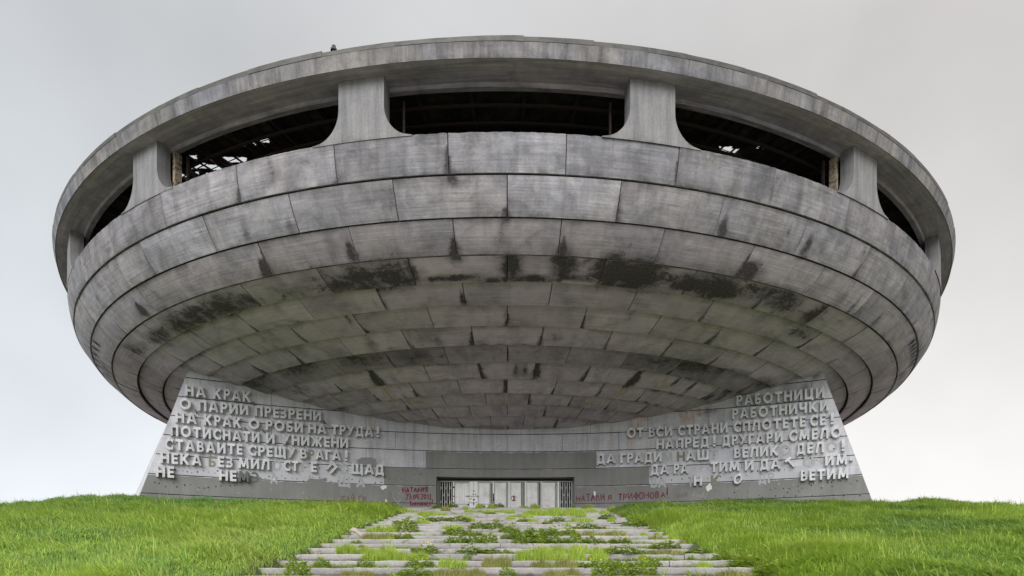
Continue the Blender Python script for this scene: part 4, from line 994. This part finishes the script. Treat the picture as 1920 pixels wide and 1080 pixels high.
nA, nB_, nC = grid_noise(x + 200, d + 90, 2.2, 1), grid_noise(x + 300, d + 40, .75, 2), grid_noise(x + 100, d + 70, 7.0, 3)
edge = HALF - 1.15 + .95 * grid_noise(x + 50 * np.sign(x) + 100, d + 10, .8, 4) - .6 * sst(24, 33, d)
keep = (np.abs(x) > edge) & ~((d - DIST > WY0 - x * x / (2 * WRAD) - .1) & (np.abs(x) < 19.9)) & (nB_ + nA * .5 > .36 * rng.random(len(x)))
x, d, nA, nB_, nC, hgt, fan, ttint, tdry = (a[keep] for a in (x, d, nA, nB_, nC, hgt, fan, ttint, tdry))
z = ground(x, d) - .02
NJ = 42000; kj = rng.integers(0, NSTEP - 1, NJ); xj = (rng.random(NJ) * 2 - 1) * 5.6; dj = D0 + (kj + 1) * TREAD - .02 - .16 * rng.random(NJ) ** 2
pj = grid_noise(xj + 90, kj * 7.0 + 20, 1.3, 12) * .7 + grid_noise(xj + 60, kj * 9.0 + 5, .35, 13) * .5 + .18 * sst(3.6, 5.4, np.abs(xj))
kk = pj > .66 + .22 * rng.random(NJ); xj, dj, kj, pj = xj[kk], dj[kk], kj[kk], pj[kk]; nj = len(xj)
x = np.concatenate([x, xj]); d = np.concatenate([d, dj]); z = np.concatenate([z, Z0S + RISE * kj - .02])
nA = np.concatenate([nA, .25 + .3 * rng.random(nj)]); nB_ = np.concatenate([nB_, .35 + .3 * pj]); nC = np.concatenate([nC, .35 + .3 * grid_noise(xj + 70, kj * 3.0, 2.0, 14)])
hgt = np.concatenate([hgt, .5 + .6 * rng.random(nj)]); fan = np.concatenate([fan, rng.random(nj)]); ttint = np.concatenate([ttint, rng.normal(.05, .15, nj)]); tdry = np.concatenate([tdry, rng.random(nj) < .25]); n = len(x)
near = np.where(np.abs(x) < 4.4, 0, 1 - sst(.0, 1.4, np.abs(x) - HALF + .6))          # thinner, ragged margin along the steps
length = (.11 + .34 * nA * nB_ + .07 * nC) * (.45 + .6 * hgt) * (.7 + .6 * rng.random(n)) * (1 + .3 * sst(28, 35, d) * (x < 0)) * (1 - .25 * near)
wind = np.pi * .95 + 1.8 * (nC - .5) + 1.6 * (nA - .5) + np.where(x > 0, .9, 0)
ang = np.where(rng.random(n) < .80, wind + rng.normal(0, .45, n), rng.random(n) * 6.283)
lean = np.clip(.40 + .85 * nB_ + rng.normal(0, .25, n), .05, 1.2)
dry = np.clip(np.where(tdry, .55, 0) + (rng.random(n) < .05) * .7 + .30 * sst(.60, .85, grid_noise(x + 20, d + 30, 3.1, 8)), 0, .85) * (.5 + .5 * rng.random(n))
tint = np.clip(-.02 + .52 * nA + .34 * nB_ + .70 * (nC - .4) + ttint + .16 * sst(17, 9, np.abs(x)) + .08 * (x > 0) - .16 * sst(-6, -16, x) + rng.normal(0, .17, n) - .30 * sst(29, 34, d), 0, 1)
tall = (rng.random(n) < .0022) & (d < 27); length = np.where(tall, length * 1.6 + .06, length); lean = np.where(tall, .25, lean)
g_ = blades_mesh('grass', x, d, z, length, .0065 + .0065 * rng.random(n) + .003 * sst(18, 32, d), ang, lean, tint, M['grass'])
a_ = g_.data.attributes.new('dry', 'FLOAT', 'POINT'); a_.data.foreach_set('value', np.repeat(np.where(tall, .6, dry), 5).astype(np.float32))
tag(g_, 'long windblown green grass covering the banks beside the steps', 'grass', kind='stuff')

# ------------------------------------------------------------------ weeds on the steps
def leaf_quad(mb, base, dirv, up, ln, wd, tint):
    s = np.cross(dirv, up); s = s / (np.linalg.norm(s) + 1e-9) * wd; p = np.array(base); q = p + dirv * ln * .5 + up * ln * .10; t = p + dirv * ln - up * ln * .08
    ids = [mb.vert(p, tint=tint, h=.1), mb.vert(q - s, tint=tint, h=.6), mb.vert(t, tint=tint, h=1.0), mb.vert(q + s, tint=tint, h=.6)]; mb.face(*ids)
def weed(kind, seed):
    random.seed(seed); mb = MB(); fl = MB(); W, H = 1.0, 1.0       # unit clump, scaled per copy
    if kind in ('leafy_weed', 'flowering_weed'):
        for k in range(300):
            a = random.uniform(0, 6.283); r = math.sqrt(random.random()) * .5 * (1 + .3 * mnoise.noise((math.cos(a) * 1.5 + seed, math.sin(a) * 1.5, 0))); h = (1 - (r / .6) ** 2) * random.uniform(.1, .95) * (.65 + .5 * mnoise.noise((r * 3 * math.cos(a), r * 3 * math.sin(a), seed)))
            dv = np.array((math.cos(a + random.uniform(-.9, .9)), math.sin(a + random.uniform(-.9, .9)), random.uniform(-.1, .9))); dv /= np.linalg.norm(dv)
            leaf_quad(mb, (r * math.cos(a), r * math.sin(a) * .7, max(.02, h)), dv, np.array((0, 0, 1.0)), random.uniform(.12, .28), random.uniform(.035, .07), min(1, max(0, random.gauss(.5, .22))))
        if kind == 'flowering_weed':
            for k in range(4):
                a = random.uniform(0, 6.283); r = random.uniform(.1, .45); cx_, cy_, cz_ = r * math.cos(a), r * math.sin(a) * .6 - .08, random.uniform(.45, .75); rr = random.uniform(.025, .04)
                c = fl.vert((cx_, cy_, cz_ + .02)); ids = [fl.vert((cx_ + rr * math.cos(t), cy_ + rr * .6 * math.sin(t) - .02, cz_ + rr * math.sin(t) * .9)) for t in np.linspace(0, 6.283, 9)[:-1]]
                for j in range(8): fl.face(c, ids[j], ids[(j + 1) % 8])
    else:
        for k in range(260):
            a = random.uniform(0, 6.283); r = math.sqrt(random.random()) * .48; bx, by = r * math.cos(a), r * math.sin(a) * .6; la = random.uniform(0, 6.283) * .4 + (0 if bx > 0 else math.pi) ; L = random.uniform(.55, 1.15) * (1 - .5 * r / .5); ln_ = random.uniform(.1, .6); wv = random.uniform(.010, .018); tn_ = min(1, max(0, random.gauss(.5, .25)))
            pts = [(bx + math.cos(la) * ln_ * L * .6 * t ** 1.6, by + math.sin(la) * ln_ * L * .4 * t ** 1.6, L * (t - .4 * ln_ * t * t)) for t in (0, .5, 1)]
            i = [mb.vert((pts[0][0] - wv, *pts[0][1:]), tint=tn_, h=0), mb.vert((pts[0][0] + wv, *pts[0][1:]), tint=tn_, h=0), mb.vert((pts[1][0] + wv * .8, *pts[1][1:]), tint=tn_, h=.5), mb.vert((pts[1][0] - wv * .8, *pts[1][1:]), tint=tn_, h=.5), mb.vert(pts[2], tint=tn_, h=1)]
            mb.face(*i[:4]); mb.face(i[3], i[2], i[4])
    return mb, fl
LBL = {'leafy_weed': ('low broad leafed green weed growing on the granite steps', 'leafy weeds on the steps'), 'flowering_weed': ('leafy weed with yellow flowers growing on the granite steps', 'yellow flowering weeds on the steps'),
       'grass_tuft': ('tuft of green grass growing in a joint of the granite steps', 'grass tufts on the steps'), 'dry_tuft': ('brownish half dry grass tuft growing on the granite steps', 'dry tufts on the steps')}
protos = {}
def proto_copy(kind, var):
    if (kind, var) not in protos:
        mb, fl = weed(kind, 11 + var * 17 + len(kind))
        o = mb.build(kind, M['dry'] if kind == 'dry_tuft' else M['leaf']); ch = fl.build('blossoms', M['flower'], o) if fl.v else None
        protos[(kind, var)] = (o, ch); new = o
    else:
        o, ch = protos[(kind, var)]; new = o.copy(); C.objects.link(new)
        if ch: c2 = ch.copy(); C.objects.link(c2); c2.parent = new
    tag(new, LBL[kind][0], 'weed' if 'weed' in kind else 'grass tuft', LBL[kind][1]); return new
def nosing_y(k): return CY - F_PX * (Z0S + k * RISE) / (D0 + k * TREAD)
KD = {'g': 'grass_tuft', 'l': 'leafy_weed', 'f': 'flowering_weed', 'b': 'dry_tuft'}
WEEDS = [(792, 835, 966, 8, 'g'), (855, 880, 970, 6, 'g'), (805, 875, 978, 9, 'l'), (770, 800, 982, 8, 'g'), (740, 780, 1000, 20, 'l'), (690, 740, 1000, 12, 'g'), (837, 870, 993, 8, 'g'), (882, 938, 993, 11, 'l'), (942, 965, 999, 15, 'l'), (832, 900, 1007, 12, 'l'), (745, 770, 1014, 12, 'f'),
 (680, 745, 1015, 12, 'b'), (842, 928, 1023, 15, 'l'), (940, 962, 1013, 9, 'l'), (630, 735, 1034, 16, 'g'), (775, 812, 1034, 19, 'f'), (867, 940, 1034, 12, 'l'), (680, 808, 1047, 16, 'g'), (868, 882, 1047, 12, 'l'), (588, 615, 1063, 13, 'f'), (670, 695, 1063, 16, 'f'), (770, 805, 1063, 17, 'f'),
 (825, 870, 1063, 14, 'g'), (905, 960, 1063, 18, 'b'), (642, 702, 1080, 13, 'b'), (755, 797, 1080, 20, 'l'), (815, 915, 1080, 13, 'b'), (935, 960, 1080, 17, 'l'), (540, 575, 1080, 30, 'l'),
 (985, 1100, 966, 11, 'g'), (960, 1000, 970, 6, 'g'), (983, 1012, 978, 7, 'g'), (1035, 1055, 978, 12, 'l'), (1075, 1110, 978, 9, 'g'), (1122, 1148, 975, 11, 'l'), (1152, 1175, 983, 5, 'f'), (988, 1005, 995, 10, 'l'), (1085, 1125, 994, 10, 'l'), (1030, 1078, 1006, 14, 'f'), (960, 1028, 1013, 17, 'l'), (1092, 1172, 1006, 8, 'b'),
 (1072, 1090, 1012, 15, 'f'), (965, 1060, 1023, 13, 'l'), (1060, 1135, 1023, 12, 'l'), (1150, 1180, 1022, 15, 'f'), (1200, 1212, 1007, 6, 'g'), (1217, 1240, 1015, 8, 'b'), (1235, 1275, 1024, 16, 'l'), (998, 1140, 1035, 14, 'g'), (1135, 1200, 1035, 12, 'l'), (1205, 1275, 1035, 10, 'b'), (968, 1135, 1046, 18, 'g'),
 (1198, 1215, 1047, 12, 'g'), (1290, 1300, 1047, 10, 'l'), (1000, 1080, 1062, 16, 'b'), (1095, 1210, 1062, 14, 'f'), (1213, 1238, 1062, 15, 'l'), (1310, 1332, 1063, 11, 'g'), (1120, 1220, 1080, 26, 'l'), (1020, 1090, 1080, 13, 'b'), (1347, 1397, 1080, 10, 'b'), (705, 790, 962, 7, 'g'), (1000, 1120, 960, 8, 'g'),
 (880, 960, 962, 5, 'g'), (900, 908, 951, 7, 'l'), (925, 940, 951, 9, 'l'), (846, 858, 951, 6, 'l'), (815, 824, 951, 7, 'l'), (975, 990, 951, 4, 'g'), (1290, 1330, 1034, 11, 'l'), (1340, 1400, 1050, 18, 'l'), (1380, 1430, 1064, 20, 'l'), (1420, 1470, 1080, 24, 'l'), (1255, 1300, 1012, 12, 'g'), (1180, 1215, 988, 12, 'l')]
random.seed(3); specs = []
for (a, b, yb, hp, kd) in WEEDS:
    k = min(range(NSTEP), key=lambda q: abs(nosing_y(q) - yb)); nn = max(1, round((b - a) / 34))
    for i in range(nn): specs.append((a + (b - a) * (i + .5 + random.uniform(-.15, .15)) / nn, k, (b - a) / nn * random.uniform(1.1, 1.45), hp * random.uniform(.8, 1.2), kd))
for i in range(46):
    k = random.randrange(2, NSTEP); specs.append((random.uniform(600, 1330) if k < 9 else random.uniform(745, 1170), k, random.uniform(10, 22), random.uniform(5, 10), random.choice('gglb')))
for (px, k, wp, hp, kd) in specs:
    v = random.randrange(3); st = random.getstate(); o = proto_copy(KD[kd], v); random.setstate(st)
    dd = D0 + k * TREAD + random.uniform(.16, .42); rr = ray(px, 1000); wx = rr[0] * dd / rr[1]
    o.location = (wx, dd - DIST, Z0S + k * RISE - .015); o.rotation_euler = (0, 0, random.uniform(-.5, .5) + (math.pi if random.random() < .5 else 0))
    sw = wp * dd / F_PX; o.scale = (sw, max(.25, min(sw, .7)), hp * dd / F_PX * 1.9)

# pale broken stone lying at the edge of the grass
mb = MB(); pth = [(-.42, .10), (-.38, .30), (-.22, .40), (-.02, .36), (.20, .22), (.42, .08)]; rad = [.06, .09, .10, .11, .11, .06]; rings = []
for (px_, pz_), r in zip(pth, rad):
    rings.append([(px_ + r * .5 * math.cos(t) * (.3 if px_ > -.3 else 1), r * 1.1 * math.sin(t), pz_ + r * math.cos(t)) for t in np.linspace(0, 6.283, 11)])
mb.grid(rings, [[(p[0], p[2]) for p in r] for r in rings])
for r in (rings[0], rings[-1]): mb.face(*[mb.vert(p) for p in r[:-1]])
M['stone'] = simple('pale_stone', (.50, .43, .36), (.38, .33, .28), 6, coord='OBJ')
o = mb.build('stone', M['stone'], smooth=True); rr = ray(668, 1000); dd = D0 + 6.4 * TREAD
o.location = (rr[0] * dd / rr[1], dd - DIST, Z0S + 6 * RISE + .02); o.scale = (.6, .6, .75); tag(o, 'curved pale broken stone lying at the grass edge left of the steps', 'stone')
